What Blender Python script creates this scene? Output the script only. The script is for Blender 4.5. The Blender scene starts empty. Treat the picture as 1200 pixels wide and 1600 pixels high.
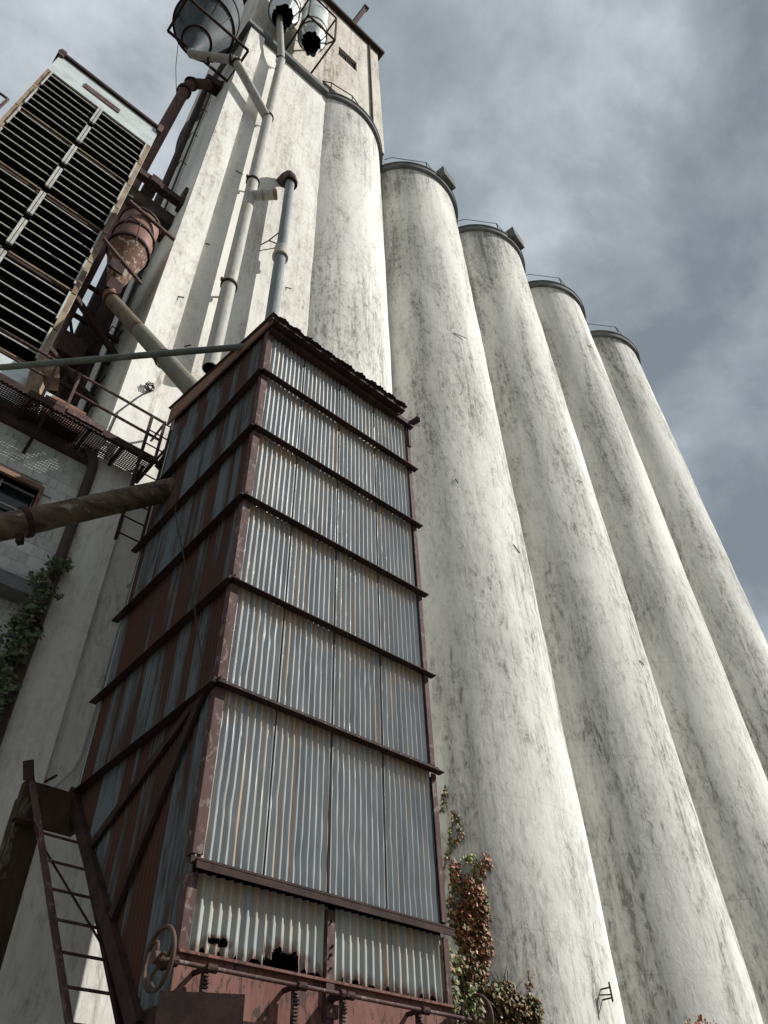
import bpy, math, random
from mathutils import Vector, Matrix
random.seed(7)
sc = bpy.context.scene
col = sc.collection
rad = math.radians

# ------------------------------------------------------------------ camera
# world: x along the silo row, y towards the elevator wall, z up; the camera stands at the origin, ground at -1.6
R3 = Matrix(((0.75196393, -0.45236535, -0.4794954),
             (-0.65866862, -0.54491725, -0.51886496),
             (-0.02656879, 0.70599631, -0.70771697)))
cam_d = bpy.data.cameras.new('camera')
cam = bpy.data.objects.new('camera', cam_d)
col.objects.link(cam)
cam.matrix_world = R3.to_4x4()
cam_d.sensor_fit = 'VERTICAL'
cam_d.sensor_height = 36.0
cam_d.lens = 36.0 * 1212.0 / 1600.0
cam_d.clip_start = 0.05
cam_d.clip_end = 8000
sc.camera = cam

# ------------------------------------------------------------------ world and sun
SUN_AZ, SUN_EL = rad(52.0), rad(41.0)          # measured from the wall normal towards +x
sun_dir = Vector((math.sin(SUN_AZ) * math.cos(SUN_EL), -math.cos(SUN_AZ) * math.cos(SUN_EL), math.sin(SUN_EL)))
sd = bpy.data.lights.new('sun', 'SUN')
sd.energy = 5.0
sd.angle = rad(0.55)
sd.color = (1.0, 0.975, 0.925)
so = bpy.data.objects.new('sun', sd)
col.objects.link(so)
so.rotation_euler = (-sun_dir).to_track_quat('-Z', 'Y').to_euler()

W = bpy.data.worlds.new('World')
sc.world = W
W.use_nodes = True
wt = W.node_tree
wt.nodes.clear()
def wn(t, **k):
    n = wt.nodes.new(t)
    for a, b in k.items(): setattr(n, a, b)
    return n
wo = wn('ShaderNodeOutputWorld')
sky = wn('ShaderNodeTexSky', sky_type='NISHITA')
sky.sun_disc = False
sky.sun_elevation = SUN_EL
sky.sun_rotation = math.pi - SUN_AZ
bg1 = wn('ShaderNodeBackground'); bg1.inputs[1].default_value = 0.07
wt.links.new(sky.outputs[0], bg1.inputs[0])
tc = wn('ShaderNodeTexCoord')
sep = wn('ShaderNodeSeparateXYZ'); wt.links.new(tc.outputs['Generated'], sep.inputs[0])
def wm(op, a, b=None, clamp=False):
    n = wn('ShaderNodeMath', operation=op); n.use_clamp = clamp
    for i, v in enumerate((a, b)):
        if v is None: continue
        if isinstance(v, (int, float)): n.inputs[i].default_value = v
        else: wt.links.new(v, n.inputs[i])
    return n.outputs[0]
zz = wm('ADD', wm('MAXIMUM', sep.outputs[2], 0.02), 0.55)
cx = wm('DIVIDE', sep.outputs[0], zz); cy = wm('DIVIDE', sep.outputs[1], zz)
cmb = wn('ShaderNodeCombineXYZ'); wt.links.new(cx, cmb.inputs[0]); wt.links.new(cy, cmb.inputs[1]); cmb.inputs[2].default_value = 3.1
def wnoise(sc_, det, rough, dist, off=(0, 0, 0)):
    mp = wn('ShaderNodeMapping'); mp.inputs['Location'].default_value = off
    wt.links.new(cmb.outputs[0], mp.inputs[0])
    n = wn('ShaderNodeTexNoise'); n.inputs['Scale'].default_value = sc_
    n.inputs['Detail'].default_value = det; n.inputs['Roughness'].default_value = rough
    n.inputs['Distortion'].default_value = dist
    wt.links.new(mp.outputs[0], n.inputs['Vector'])
    return n.outputs['Fac']
LOBES = [(-0.01, 0.25, 0.07, 0.08), (0.31, 0.11, 0.04, 0.10), (0.28, -0.02, 0.06, 0.08), (0.16, 0.09, 0.09, -0.15), (0.62, 0.19, 0.16, -0.10)]   # bright gaps and darker banks of the overcast
n1 = wnoise(4.4, 10, 0.57, 0.15, (1.3, 0.4, 0))
n2 = wnoise(1.3, 3, 0.5, 0.2, (4.7, 2.2, 0))
cf = wm('ADD', wm('MULTIPLY', n1, 0.84), wm('MULTIPLY', n2, 0.22))
def lobe(x, y, r, k):
    dx = wm('SUBTRACT', cx, x); dy = wm('SUBTRACT', cy, y)
    d2 = wm('ADD', wm('MULTIPLY', dx, dx), wm('MULTIPLY', dy, dy))
    return wm('MULTIPLY', wm('MULTIPLY', wm('EXPONENT', wm('MULTIPLY', d2, -1.0/(r*r))), k), wm('ADD', n1, 0.45))
for L_ in LOBES: cf = wm('ADD', cf, lobe(*L_))
rp = wn('ShaderNodeValToRGB')
e = rp.color_ramp.elements
e[0].position = 0.38; e[0].color = (0.215, 0.248, 0.275, 1)
e[1].position = 0.70; e[1].color = (0.78, 0.83, 0.90, 1)
m_ = rp.color_ramp.elements.new(0.49); m_.color = (0.345, 0.395, 0.43, 1)
m2_ = rp.color_ramp.elements.new(0.57); m2_.color = (0.52, 0.57, 0.605, 1)
wt.links.new(cf, rp.inputs[0])
bg2 = wn('ShaderNodeBackground'); bg2.inputs[1].default_value = 0.80
wt.links.new(rp.outputs[0], bg2.inputs[0])
mx = wn('ShaderNodeMixShader')
cover = wm('ADD', wm('MULTIPLY', n2, 0.25), 0.78, True)
wt.links.new(cover, mx.inputs[0]); wt.links.new(bg1.outputs[0], mx.inputs[1]); wt.links.new(bg2.outputs[0], mx.inputs[2])
wt.links.new(mx.outputs[0], wo.inputs[0])

sc.view_settings.view_transform = 'Standard'
sc.view_settings.look = 'None'
sc.view_settings.exposure = 0.42
sc.view_settings.gamma = 1.0
sc.view_settings.use_curve_mapping = False
sc.render.engine = 'CYCLES'
sc.cycles.max_bounces = 6

# ------------------------------------------------------------------ materials
class NT:
    def __init__(s, name, rough=0.85, metal=0.0):
        s.m = bpy.data.materials.new(name); s.m.use_nodes = True
        s.t = s.m.node_tree; s.t.nodes.clear()
        s.o = s.n('ShaderNodeOutputMaterial'); s.b = s.n('ShaderNodeBsdfPrincipled')
        s.t.links.new(s.b.outputs[0], s.o.inputs[0])
        s.b.inputs['Roughness'].default_value = rough
        s.b.inputs['Metallic'].default_value = metal
        s.b.inputs['Specular IOR Level'].default_value = 0.12 if rough > 0.58 else 0.45
        tcn = s.n('ShaderNodeTexCoord'); oi = s.n('ShaderNodeObjectInfo')
        s.obj = tcn.outputs['Object']
        s.rnd = oi.outputs['Random']
        mul = s.n('ShaderNodeVectorMath', operation='SCALE'); mul.inputs[0].default_value = (37.0, 53.0, 71.0)
        s.t.links.new(s.rnd, mul.inputs['Scale'])
        s.off = mul.outputs[0]
    def n(s, t, **k):
        n = s.t.nodes.new(t)
        for a, b in k.items(): setattr(n, a, b)
        return n
    def L(s, a, b): s.t.links.new(a, b)
    def vec(s, scale, rnd=True, zoff=None):
        sm = s.n('ShaderNodeVectorMath', operation='MULTIPLY'); sm.inputs[1].default_value = scale
        s.L(s.obj, sm.inputs[0])
        if not rnd: return sm.outputs[0]
        a = s.n('ShaderNodeVectorMath', operation='ADD'); s.L(sm.outputs[0], a.inputs[0]); s.L(s.off, a.inputs[1])
        return a.outputs[0]
    def noise(s, scale, det=5, rough=0.55, dist=0.0, rnd=True):
        n = s.n('ShaderNodeTexNoise'); n.inputs['Scale'].default_value = 1.0
        n.inputs['Detail'].default_value = det; n.inputs['Roughness'].default_value = rough; n.inputs['Distortion'].default_value = dist
        s.L(s.vec(scale, rnd), n.inputs['Vector'])
        return n.outputs['Fac']
    def voronoi(s, scale, feature='F1', rnd=True):
        n = s.n('ShaderNodeTexVoronoi', feature=feature); n.inputs['Scale'].default_value = 1.0
        s.L(s.vec(scale, rnd), n.inputs['Vector'])
        return n.outputs['Distance']
    def ramp(s, fac, stops, interp='LINEAR'):
        r = s.n('ShaderNodeValToRGB'); r.color_ramp.interpolation = interp
        el = r.color_ramp.elements
        while len(el) < len(stops): el.new(0.5)
        for q, (p, c) in zip(el, stops):
            q.position = p
            q.color = (c, c, c, 1) if isinstance(c, (int, float)) else (*c, 1)
        s.L(fac, r.inputs[0]); return r.outputs[0]
    def math(s, op, a, b=None, clamp=False):
        n = s.n('ShaderNodeMath', operation=op); n.use_clamp = clamp
        for i, v in enumerate((a, b)):
            if v is None: continue
            if isinstance(v, (int, float)): n.inputs[i].default_value = v
            else: s.L(v, n.inputs[i])
        return n.outputs[0]
    def mix(s, fac, a, b, mode='MIX'):
        n = s.n('ShaderNodeMix', data_type='RGBA', blend_type=mode)
        for i, v in ((0, fac), (6, a), (7, b)):
            if isinstance(v, (int, float)): n.inputs[i].default_value = v
            elif isinstance(v, tuple): n.inputs[i].default_value = (*v, 1)
            else: s.L(v, n.inputs[i])
        return n.outputs[2]
    def color(s, c):
        if isinstance(c, tuple): s.b.inputs['Base Color'].default_value = (*c, 1)
        else: s.L(c, s.b.inputs['Base Color'])
    def bump(s, h, strength=0.3, dist=0.02):
        n = s.n('ShaderNodeBump'); n.inputs['Strength'].default_value = strength; n.inputs['Distance'].default_value = dist
        s.L(h, n.inputs['Height']); s.L(n.outputs[0], s.b.inputs['Normal'])
    def attr(s, name):
        n = s.n('ShaderNodeAttribute', attribute_name=name); return n
    def z(s):
        n = s.n('ShaderNodeSeparateXYZ'); s.L(s.obj, n.inputs[0]); return n.outputs

def s_rnd(t): return t.rnd
def m_concrete(name, light, mid, dark, amount=1.0, streak=1.0, bump=0.35, rim=None):
    t = NT(name, 0.9)
    warm = t.noise((0.5, 0.5, 0.13), 4, 0.55)
    base = t.mix(t.ramp(warm, [(0.35, 0.0), (0.65, 1.0)]), light, mid)
    # big weathered areas stretched down the wall, drips, trowelled blotches and fine grime
    area = t.noise((0.75, 0.75, 0.13), 6, 0.62, 0.5)
    drip = t.noise((6.5, 6.5, 0.26), 7, 0.70, 0.12)
    blot = t.noise((4.0, 4.0, 1.7), 9, 0.76, 0.9)
    fine = t.noise((15, 15, 4.0), 7, 0.75, 0.5)
    brush = t.noise((5.5, 5.5, 3.4), 8, 0.7, 1.6)
    a = t.ramp(area, [(0.40, 0.0), (0.62, 1.0)])
    d = t.ramp(drip, [(0.44, 0.0), (0.66, 1.0)])
    b = t.ramp(blot, [(0.48, 0.0), (0.60, 1.0)])
    f = t.ramp(fine, [(0.40, 0.0), (0.68, 1.0)])
    grime = t.math('MULTIPLY', a, t.math('ADD', t.math('MULTIPLY', d, 0.62 * streak), t.math('MULTIPLY', b, 0.42)))
    broken = t.math('MULTIPLY', grime, t.math('ADD', t.math('MULTIPLY', f, 0.75), 0.40))
    thin = t.math('ADD', t.math('MULTIPLY', a, 0.22), t.math('MULTIPLY', t.math('MULTIPLY', b, f), 0.34))
    tot = t.math('ADD', t.math('ADD', broken, thin), t.math('MULTIPLY', f, 0.09))
    if rim:      # run-off below the rim, fading down the wall
        dz = t.math('MULTIPLY', t.math('SUBTRACT', t.z()[2], rim-9.0), 1/9.0, True)
        run = t.ramp(t.noise((7.5, 7.5, 0.12), 5, 0.6, 0.05), [(0.45, 0.0), (0.62, 1.0)])
        tot = t.math('ADD', tot, t.math('MULTIPLY', t.math('MULTIPLY', t.math('POWER', dz, 1.5), run), 0.26))
    tot = t.math('MULTIPLY', t.math('MULTIPLY', tot, amount), t.math('ADD', 0.8, t.math('MULTIPLY', s_rnd(t), 0.4)), True)
    c = t.mix(tot, base, dark)
    hl = t.noise((20, 20, 0.35), 2, 0.5, 0.2)
    c = t.mix(t.math('MULTIPLY', t.ramp(hl, [(0.68, 0.0), (0.76, 1.0)]), 0.42), c, dark)
    c = t.mix(t.math('MULTIPLY', t.ramp(brush, [(0.30, 1.0), (0.47, 0.0)]), 0.45), c, (0.80, 0.79, 0.73))
    # faint lift lines of the slip form
    zz = t.math('ADD', t.z()[2], t.math('MULTIPLY', brush, 0.10))
    ln = t.math('ABSOLUTE', t.math('SUBTRACT', t.math('FRACT', t.math('MULTIPLY', zz, 0.41)), 0.5))
    c = t.mix(t.math('MULTIPLY', t.ramp(ln, [(0.0, 1.0), (0.010, 0.0)]), t.math('ADD', t.math('MULTIPLY', a, 0.35), 0.08)), c, dark)
    t.color(c)
    hgt = t.math('ADD', t.math('MULTIPLY', brush, 0.9), t.math('ADD', t.math('MULTIPLY', t.noise((1.6, 1.6, 0.7), 3), 1.5), t.math('MULTIPLY', drip, 0.6)))
    hgt = t.math('ADD', hgt, t.math('MULTIPLY', fine, 0.35))
    t.bump(hgt, bump, 0.03)
    return t.m

def m_plain(name, c1, c2, scale=(3, 3, 3), rough=0.7, metal=0.0, bump=0.2, det=6, lo=0.4, hi=0.65, c3=None, s3=None, t3=(0.56, 0.68)):
    t = NT(name, rough, metal)
    n = t.noise(scale, det, 0.65, 0.3)
    c = t.mix(t.ramp(n, [(lo, 0.0), (hi, 1.0)]), c1, c2)
    if c3:
        n3 = t.noise(s3 or tuple(v * 2.7 for v in scale), 6, 0.7, 0.5)
        c = t.mix(t.ramp(n3, [(t3[0], 0.0), (t3[1], 1.0)]), c, c3)
    t.color(c)
    if bump: t.bump(t.noise(tuple(v * 4 for v in scale), 4, 0.6), bump, 0.01)
    return t.m

def m_galv(name, base, dk, rusty, rust_top, rough=0.42, metal=0.35, spec=0.5):
    """corrugated zinc: spangle, dirt, rust bleeding from the nailed top edge and in single furrows"""
    t = NT(name, rough, metal)
    t.b.inputs['Specular IOR Level'].default_value = spec
    n = t.noise((9, 9, 1.2), 6, 0.65, 0.3)
    c = t.mix(t.ramp(n, [(0.35, 0.0), (0.7, 1.0)]), base, dk)
    fur = t.noise((26, 0.5, 0.32), 3, 0.6)
    c = t.mix(t.math('MULTIPLY', t.ramp(fur, [(0.60, 0.0), (0.68, 1.0)]), rusty), c, (0.36, 0.23, 0.11))
    z = t.z()[2]
    top = t.ramp(t.math('ADD', t.math('MULTIPLY', z, 1.0), 1.0), [(0.70, 0.0), (0.98, 1.0)])
    ed = t.math('MULTIPLY', top, t.ramp(t.noise((14, 14, 1.5), 4, 0.6), [(0.40, 0.0), (0.62, 1.0)]))
    c = t.mix(t.math('MULTIPLY', ed, rust_top), c, (0.38, 0.24, 0.10))
    rs = t.attr('rust')
    c = t.mix(t.math('MULTIPLY', rs.outputs['Fac'], t.ramp(t.noise((30, 30, 9), 5, 0.7), [(0.3, 0.45), (0.6, 1.0)]), True), c, (0.10, 0.045, 0.022))
    t.color(c)
    t.bump(t.noise((24, 24, 8), 4, 0.6), 0.12, 0.006)
    return t.m

def m_galv_rusted(name):
    t = NT(name, 0.62, 0.15)
    band = t.noise((3.6, 3.6, 0.12), 2, 0.4, 0.0)
    fine = t.noise((24, 24, 0.7), 4, 0.6, 0.2)
    n = t.math('ADD', t.math('MULTIPLY', band, 0.8), t.math('MULTIPLY', fine, 0.24))
    c = t.ramp(n, [(0.45, (0.115, 0.135, 0.142)), (0.50, (0.085, 0.094, 0.094)), (0.535, (0.056, 0.030, 0.021)), (0.66, (0.075, 0.029, 0.016))])
    gr = t.noise((7, 7, 0.9), 7, 0.7, 0.6)
    c = t.mix(t.math('MULTIPLY', t.ramp(gr, [(0.50, 0.0), (0.62, 1.0)]), 0.7), c, (0.055, 0.026, 0.017))
    pat = t.noise((5, 5, 1.3), 6, 0.65, 0.5)
    c = t.mix(t.math('MULTIPLY', t.ramp(pat, [(0.5, 0.0), (0.66, 1.0)]), 0.55), c, (0.045, 0.025, 0.018))
    t.color(c)
    t.bump(t.noise((24, 24, 8), 4, 0.6), 0.15, 0.006)
    return t.m

M = {}
M['silo'] = m_concrete('whitewashed_concrete', (0.75, 0.735, 0.67), (0.63, 0.62, 0.58), (0.215, 0.208, 0.185), 1.22, rim=40.2)
M['tower'] = m_concrete('tower_concrete', (0.76, 0.745, 0.69), (0.66, 0.645, 0.60), (0.27, 0.235, 0.195), 0.85, 0.9)
M['headhouse'] = m_concrete('headhouse_concrete', (0.66, 0.63, 0.56), (0.54, 0.50, 0.44), (0.20, 0.155, 0.12), 1.15, 1.5)
M['old_wall'] = m_concrete('old_block_wall', (0.58, 0.585, 0.54), (0.49, 0.50, 0.465), (0.17, 0.17, 0.155), 0.8, 0.7)
M['cornice'] = m_plain('grey_cornice', (0.115, 0.12, 0.12), (0.20, 0.205, 0.20), (1.5, 1.5, 3), 0.9, c3=(0.08, 0.08, 0.08))
M['vent'] = m_plain('grey_vent_board', (0.10, 0.105, 0.10), (0.16, 0.165, 0.16), (3, 3, 3), 0.9)
M['galv'] = m_galv('bright_corrugated_zinc', (0.31, 0.322, 0.31), (0.155, 0.172, 0.185), 0.9, 0.9, 0.37, 0.0, 1.0)
M['galv_low'] = m_galv('weathered_corrugated_zinc', (0.33, 0.345, 0.31), (0.20, 0.215, 0.22), 0.8, 0.7, 0.55, 0.0)
M['galv_rust'] = m_galv_rusted('rusting_corrugated_zinc')  # rust bands, with tones darkened to deepen the bin's shaded left side
M['roof_sheet'] = m_plain('tarred_roof_sheet', (0.045, 0.03, 0.026), (0.10, 0.055, 0.042), (4, 4, 4), 0.8)
M['rust_dark'] = m_plain('dark_rusty_steel', (0.026, 0.017, 0.015), (0.055, 0.030, 0.024), (6, 6, 6), 0.75, 0.1)
M['rust_red'] = m_plain('red_primer_steel', (0.062, 0.034, 0.030), (0.100, 0.060, 0.054), (5, 5, 2), 0.75, c3=(0.17, 0.13, 0.12), s3=(16, 16, 10), t3=(0.54, 0.62))
M['wheel'] = m_plain('brown_iron_wheel', (0.060, 0.036, 0.026), (0.10, 0.062, 0.045), (8, 8, 8), 0.65)
M['base_red'] = m_plain('peeling_red_paint', (0.135, 0.058, 0.046), (0.18, 0.088, 0.072), (4, 4, 2), 0.7, c3=(0.06, 0.036, 0.03), s3=(22, 22, 7), t3=(0.52, 0.58))
M['rust_orange'] = m_plain('orange_rust', (0.13, 0.058, 0.034), (0.19, 0.105, 0.06), (4, 4, 4), 0.8, c3=(0.36, 0.33, 0.28), s3=(7, 7, 5))
M['tank_rust'] = m_plain('rose_brown_tank_paint', (0.19, 0.100, 0.078), (0.13, 0.07, 0.056), (3, 3, 3), 0.6, 0.1, c3=(0.16, 0.10, 0.07))
M['pipe_grey'] = m_plain('grey_pipe_zinc', (0.30, 0.30, 0.27), (0.38, 0.37, 0.33), (5, 5, 1.2), 0.62, 0.0, c3=(0.22, 0.15, 0.10), s3=(7, 7, 2))
M['pipe_blue'] = m_plain('blue_grey_pipe_zinc', (0.14, 0.16, 0.165), (0.20, 0.22, 0.225), (5, 5, 1.2), 0.6, 0.0, c3=(0.12, 0.09, 0.07))
M['spout'] = m_plain('grey_green_spout', (0.15, 0.15, 0.12), (0.20, 0.195, 0.155), (4, 4, 1), 0.6, 0.1, c3=(0.17, 0.10, 0.06), s3=(4, 4, 2))
M['pipe_green'] = m_plain('green_grey_stained_pipe', (0.15, 0.125, 0.085), (0.10, 0.048, 0.028), (1.3, 1.3, 0.9), 0.6, 0.1, lo=0.47, hi=0.55)
M['post_brown'] = m_plain('burnt_brown_post', (0.032, 0.020, 0.013), (0.060, 0.038, 0.022), (9, 9, 1.5), 0.85, c3=(0.16, 0.14, 0.11), s3=(6, 6, 3))
M['flake'] = m_plain('peeling_tank_cone', (0.10, 0.048, 0.028), (0.14, 0.075, 0.045), (4, 4, 4), 0.8, c3=(0.30, 0.26, 0.22), s3=(9, 9, 6), t3=(0.53, 0.58))
M['pipe_brown'] = m_plain('brown_flaking_pipe', (0.13, 0.10, 0.065), (0.045, 0.030, 0.024), (2.2, 7, 7), 0.8, c3=(0.25, 0.23, 0.18), s3=(5, 9, 9))
M['pipe_darkred'] = m_plain('dark_red_pipe', (0.075, 0.038, 0.034), (0.11, 0.06, 0.05), (4, 4, 4), 0.7)
M['pipe_dark'] = m_plain('dark_drain_pipe', (0.055, 0.042, 0.036), (0.09, 0.065, 0.055), (3, 3, 1), 0.8)
M['cyclone'] = m_plain('dull_blue_zinc', (0.040, 0.052, 0.060), (0.070, 0.086, 0.095), (2.5, 2.5, 0.8), 0.7, 0.0, c3=(0.14, 0.10, 0.08))
M['zinc_sheet'] = m_plain('pale_flat_zinc', (0.52, 0.57, 0.55), (0.40, 0.44, 0.43), (1.6, 1.6, 3.2), 0.45, 0.25, c3=(0.60, 0.62, 0.58))
M['slat'] = m_plain('pale_slat_lip', (0.40, 0.41, 0.385), (0.30, 0.295, 0.26), (3, 3, 3), 0.6, 0.0, c3=(0.16, 0.10, 0.07))
M['cream'] = m_plain('cream_edge_paint', (0.27, 0.215, 0.145), (0.14, 0.09, 0.06), (2, 2, 2), 0.7, c3=(0.16, 0.08, 0.05))
M['stay'] = m_plain('grey_green_tube', (0.13, 0.14, 0.12), (0.085, 0.09, 0.075), (5, 5, 5), 0.6)
M['dark_metal'] = m_plain('dark_shade_metal', (0.030, 0.027, 0.026), (0.075, 0.052, 0.038), (3, 3, 3), 0.85)  # paints the dryer's inner shade near black; also colours the dark ducts
M['black'] = m_plain('black_interior', (0.010, 0.010, 0.010), (0.016, 0.015, 0.014), (2, 2, 2), 0.95, bump=0)
M['glass'] = m_plain('dark_window_glass', (0.012, 0.014, 0.016), (0.02, 0.022, 0.025), (2, 2, 2), 0.12, bump=0)
M['wood'] = m_plain('weathered_board', (0.15, 0.085, 0.06), (0.23, 0.14, 0.10), (2, 2, 10), 0.85)
M['cable'] = m_plain('black_cable', (0.03, 0.028, 0.026), (0.05, 0.045, 0.04), (5, 5, 5), 0.7)
M['conduit'] = m_plain('pale_conduit', (0.40, 0.40, 0.37), (0.30, 0.30, 0.27), (5, 5, 5), 0.6)
M['asphalt'] = m_plain('gravel_yard', (0.08, 0.077, 0.07), (0.15, 0.142, 0.125), (0.35, 0.35, 0.35), 0.95, c3=(0.12, 0.13, 0.08), s3=(0.09, 0.09, 0.09))

def m_leaf(name):
    t = NT(name, 0.55)
    a = t.attr('leafcol')
    t.color(t.mix(t.math('MULTIPLY', t.noise((30, 30, 30), 3), 0.3), a.outputs['Color'], (0.05, 0.04, 0.02)))
    t.b.inputs['Specular IOR Level'].default_value = 0.35
    return t.m
M['leaf'] = m_leaf('vine_leaf')
M['stem'] = m_plain('vine_stem', (0.10, 0.07, 0.045), (0.06, 0.04, 0.03), (8, 8, 8), 0.9)

# ------------------------------------------------------------------ mesh helpers
class MB:
    def __init__(s): s.v = []; s.f = []; s.mi = []; s.att = {}
    def quad(s, a, b, c, d, mi=0):
        i = len(s.v); s.v += [tuple(a), tuple(b), tuple(c), tuple(d)]; s.f.append((i, i+1, i+2, i+3)); s.mi.append(mi)
    def poly(s, pts, mi=0):
        i = len(s.v); s.v += [tuple(p) for p in pts]; s.f.append(tuple(range(i, i+len(pts)))); s.mi.append(mi)
    def box(s, x0, x1, y0, y1, z0, z1, mi=0):
        i = len(s.v)
        s.v += [(x0,y0,z0),(x1,y0,z0),(x1,y1,z0),(x0,y1,z0),(x0,y0,z1),(x1,y0,z1),(x1,y1,z1),(x0,y1,z1)]
        for q in ((0,3,2,1),(4,5,6,7),(0,1,5,4),(1,2,6,5),(2,3,7,6),(3,0,4,7)):
            s.f.append(tuple(i+k for k in q)); s.mi.append(mi)
        return s
    def bar(s, a, b, w, h, up=(0,0,1), mi=0):
        """box section bar from a to b, w wide across, h along 'up'"""
        a = Vector(a); b = Vector(b); d = (b-a).normalized(); u = Vector(up)
        sd_ = d.cross(u)
        if sd_.length < 1e-4: sd_ = d.cross(Vector((0,1,0)))
        sd_.normalize(); u = sd_.cross(d).normalized()
        i = len(s.v)
        for p in (a, b):
            for q in ((-1,-1),(1,-1),(1,1),(-1,1)):
                s.v.append(tuple(p + sd_*(q[0]*w/2) + u*(q[1]*h/2)))
        for q in ((0,1,2,3),(7,6,5,4),(0,4,5,1),(1,5,6,2),(2,6,7,3),(3,7,4,0)):
            s.f.append(tuple(i+k for k in q)); s.mi.append(mi)
        return s
    def angle(s, a, b, w, h, t, out, up=(0,0,1), mi=0):
        """L section: a vertical leg h against the wall, a horizontal leg w along 'out' at its foot"""
        a = Vector(a); b = Vector(b); o = Vector(out); u = Vector(up)
        s.bar(a+u*(h/2), b+u*(h/2), t, h, up, mi)
        s.bar(a+o*(w/2+t/2), b+o*(w/2+t/2), w, t, up, mi)
        return s
    def tube(s, pts, r, n=16, cap=True, mi=0):
        pts = [Vector(p) for p in pts]
        rs = r if isinstance(r, (list, tuple)) else [r]*len(pts)
        t0 = (pts[1]-pts[0]).normalized()
        ref = Vector((0,0,1)) if abs(t0.z) < 0.9 else Vector((0,1,0))
        nrm = t0.cross(ref).normalized()
        base = len(s.v); prev = t0
        for k, p in enumerate(pts):
            if k == 0: t = t0
            elif k == len(pts)-1: t = (pts[-1]-pts[-2]).normalized()
            else: t = ((pts[k]-pts[k-1]).normalized() + (pts[k+1]-pts[k]).normalized()).normalized()
            nrm = prev.rotation_difference(t) @ nrm; prev = t
            bn = t.cross(nrm).normalized()
            sc_ = 1.0
            if 0 < k < len(pts)-1:
                cs = max(0.5, (pts[k]-pts[k-1]).normalized().dot(t)); 
            for j in range(n):
                a = 2*math.pi*j/n
                s.v.append(tuple(p + (nrm*math.cos(a)+bn*math.sin(a))*rs[k]))
        for k in range(len(pts)-1):
            for j in range(n):
                s.f.append((base+k*n+j, base+k*n+(j+1)%n, base+(k+1)*n+(j+1)%n, base+(k+1)*n+j)); s.mi.append(mi)
        if cap:
            s.f.append(tuple(base+j for j in range(n))[::-1]); s.mi.append(mi)
            s.f.append(tuple(base+(len(pts)-1)*n+j for j in range(n))); s.mi.append(mi)
        return s
    def lathe(s, cx, cy, prof, n=48, a0=0.0, a1=2*math.pi, mi=0):
        """profile [(r, z)...] revolved about the vertical through (cx, cy)"""
        closed = abs(a1-a0-2*math.pi) < 1e-6
        m = n if closed else n+1
        base = len(s.v)
        for r, z in prof:
            for j in range(m):
                a = a0+(a1-a0)*j/n
                s.v.append((cx+r*math.cos(a), cy+r*math.sin(a), z))
        for k in range(len(prof)-1):
            for j in range(n):
                j2 = (j+1) % m
                s.f.append((base+k*m+j, base+k*m+j2, base+(k+1)*m+j2, base+(k+1)*m+j)); s.mi.append(mi)
        return s
    def mesh(s, name, mats, off=(0,0,0), smooth=False, bevel=0):
        me = bpy.data.meshes.new(name)
        ox, oy, oz = off
        me.from_pydata([(x-ox, y-oy, z-oz) for x, y, z in s.v], [], s.f)
        for m in (mats if isinstance(mats, (list, tuple)) else [mats]): me.materials.append(m)
        me.polygons.foreach_set('material_index', s.mi)
        if smooth:
            me.polygons.foreach_set('use_smooth', [True]*len(s.f))
        for k, (dom, typ, vals) in s.att.items():
            a = me.attributes.new(k, typ, dom)
            a.data.foreach_set('color' if 'COLOR' in typ else 'value', vals)
        me.update()
        if smooth: 
            try: me.set_sharp_from_angle(angle=rad(38))
            except Exception: pass
        return me

WO = {}    # world origin of every object, so that parts can be authored in world coordinates
def tag(o, label=None, cat=None, group=None, kind=None):
    if label: o['label'] = label
    if cat: o['category'] = cat
    if group: o['group'] = group
    if kind: o['kind'] = kind
    return o
def thing(name, label, cat, loc, group=None):
    o = bpy.data.objects.new(name, None); col.objects.link(o)
    o.location = loc; o.empty_display_size = 0.2; WO[o] = Vector(loc)
    return tag(o, label, cat, group)
def part(mb, name, mats, parent, smooth=False, label=None, kind=None):
    w = WO[parent]
    o = bpy.data.objects.new(name, mb.mesh(name, mats, w, smooth)); col.objects.link(o)
    o.parent = parent; WO[o] = w
    return tag(o, label, kind=kind)
def solo(mb, name, mats, loc, label=None, cat=None, group=None, kind=None, smooth=False):
    o = bpy.data.objects.new(name, mb.mesh(name, mats, loc, smooth)); col.objects.link(o)
    o.location = loc; WO[o] = Vector(loc)
    return tag(o, label, cat, group, kind)
def inst(me, name, parent, loc, rotz=0.0, rot=None, scale=None, label=None):
    o = bpy.data.objects.new(name, me); col.objects.link(o)
    o.parent = parent; o.location = Vector(loc) - WO[parent]
    o.rotation_euler = rot if rot else (0, 0, rotz)
    if scale: o.scale = scale
    WO[o] = Vector(loc)
    if label: o['label'] = label
    return o

GZ = -1.6
TOP = 39.0
# ------------------------------------------------------------------ ground
g = MB(); g.quad((-2500,-2500,GZ),(2500,-2500,GZ),(2500,2500,GZ),(-2500,2500,GZ))
solo(g, 'ground', M['asphalt'], (0,0,GZ), kind='structure')

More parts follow.
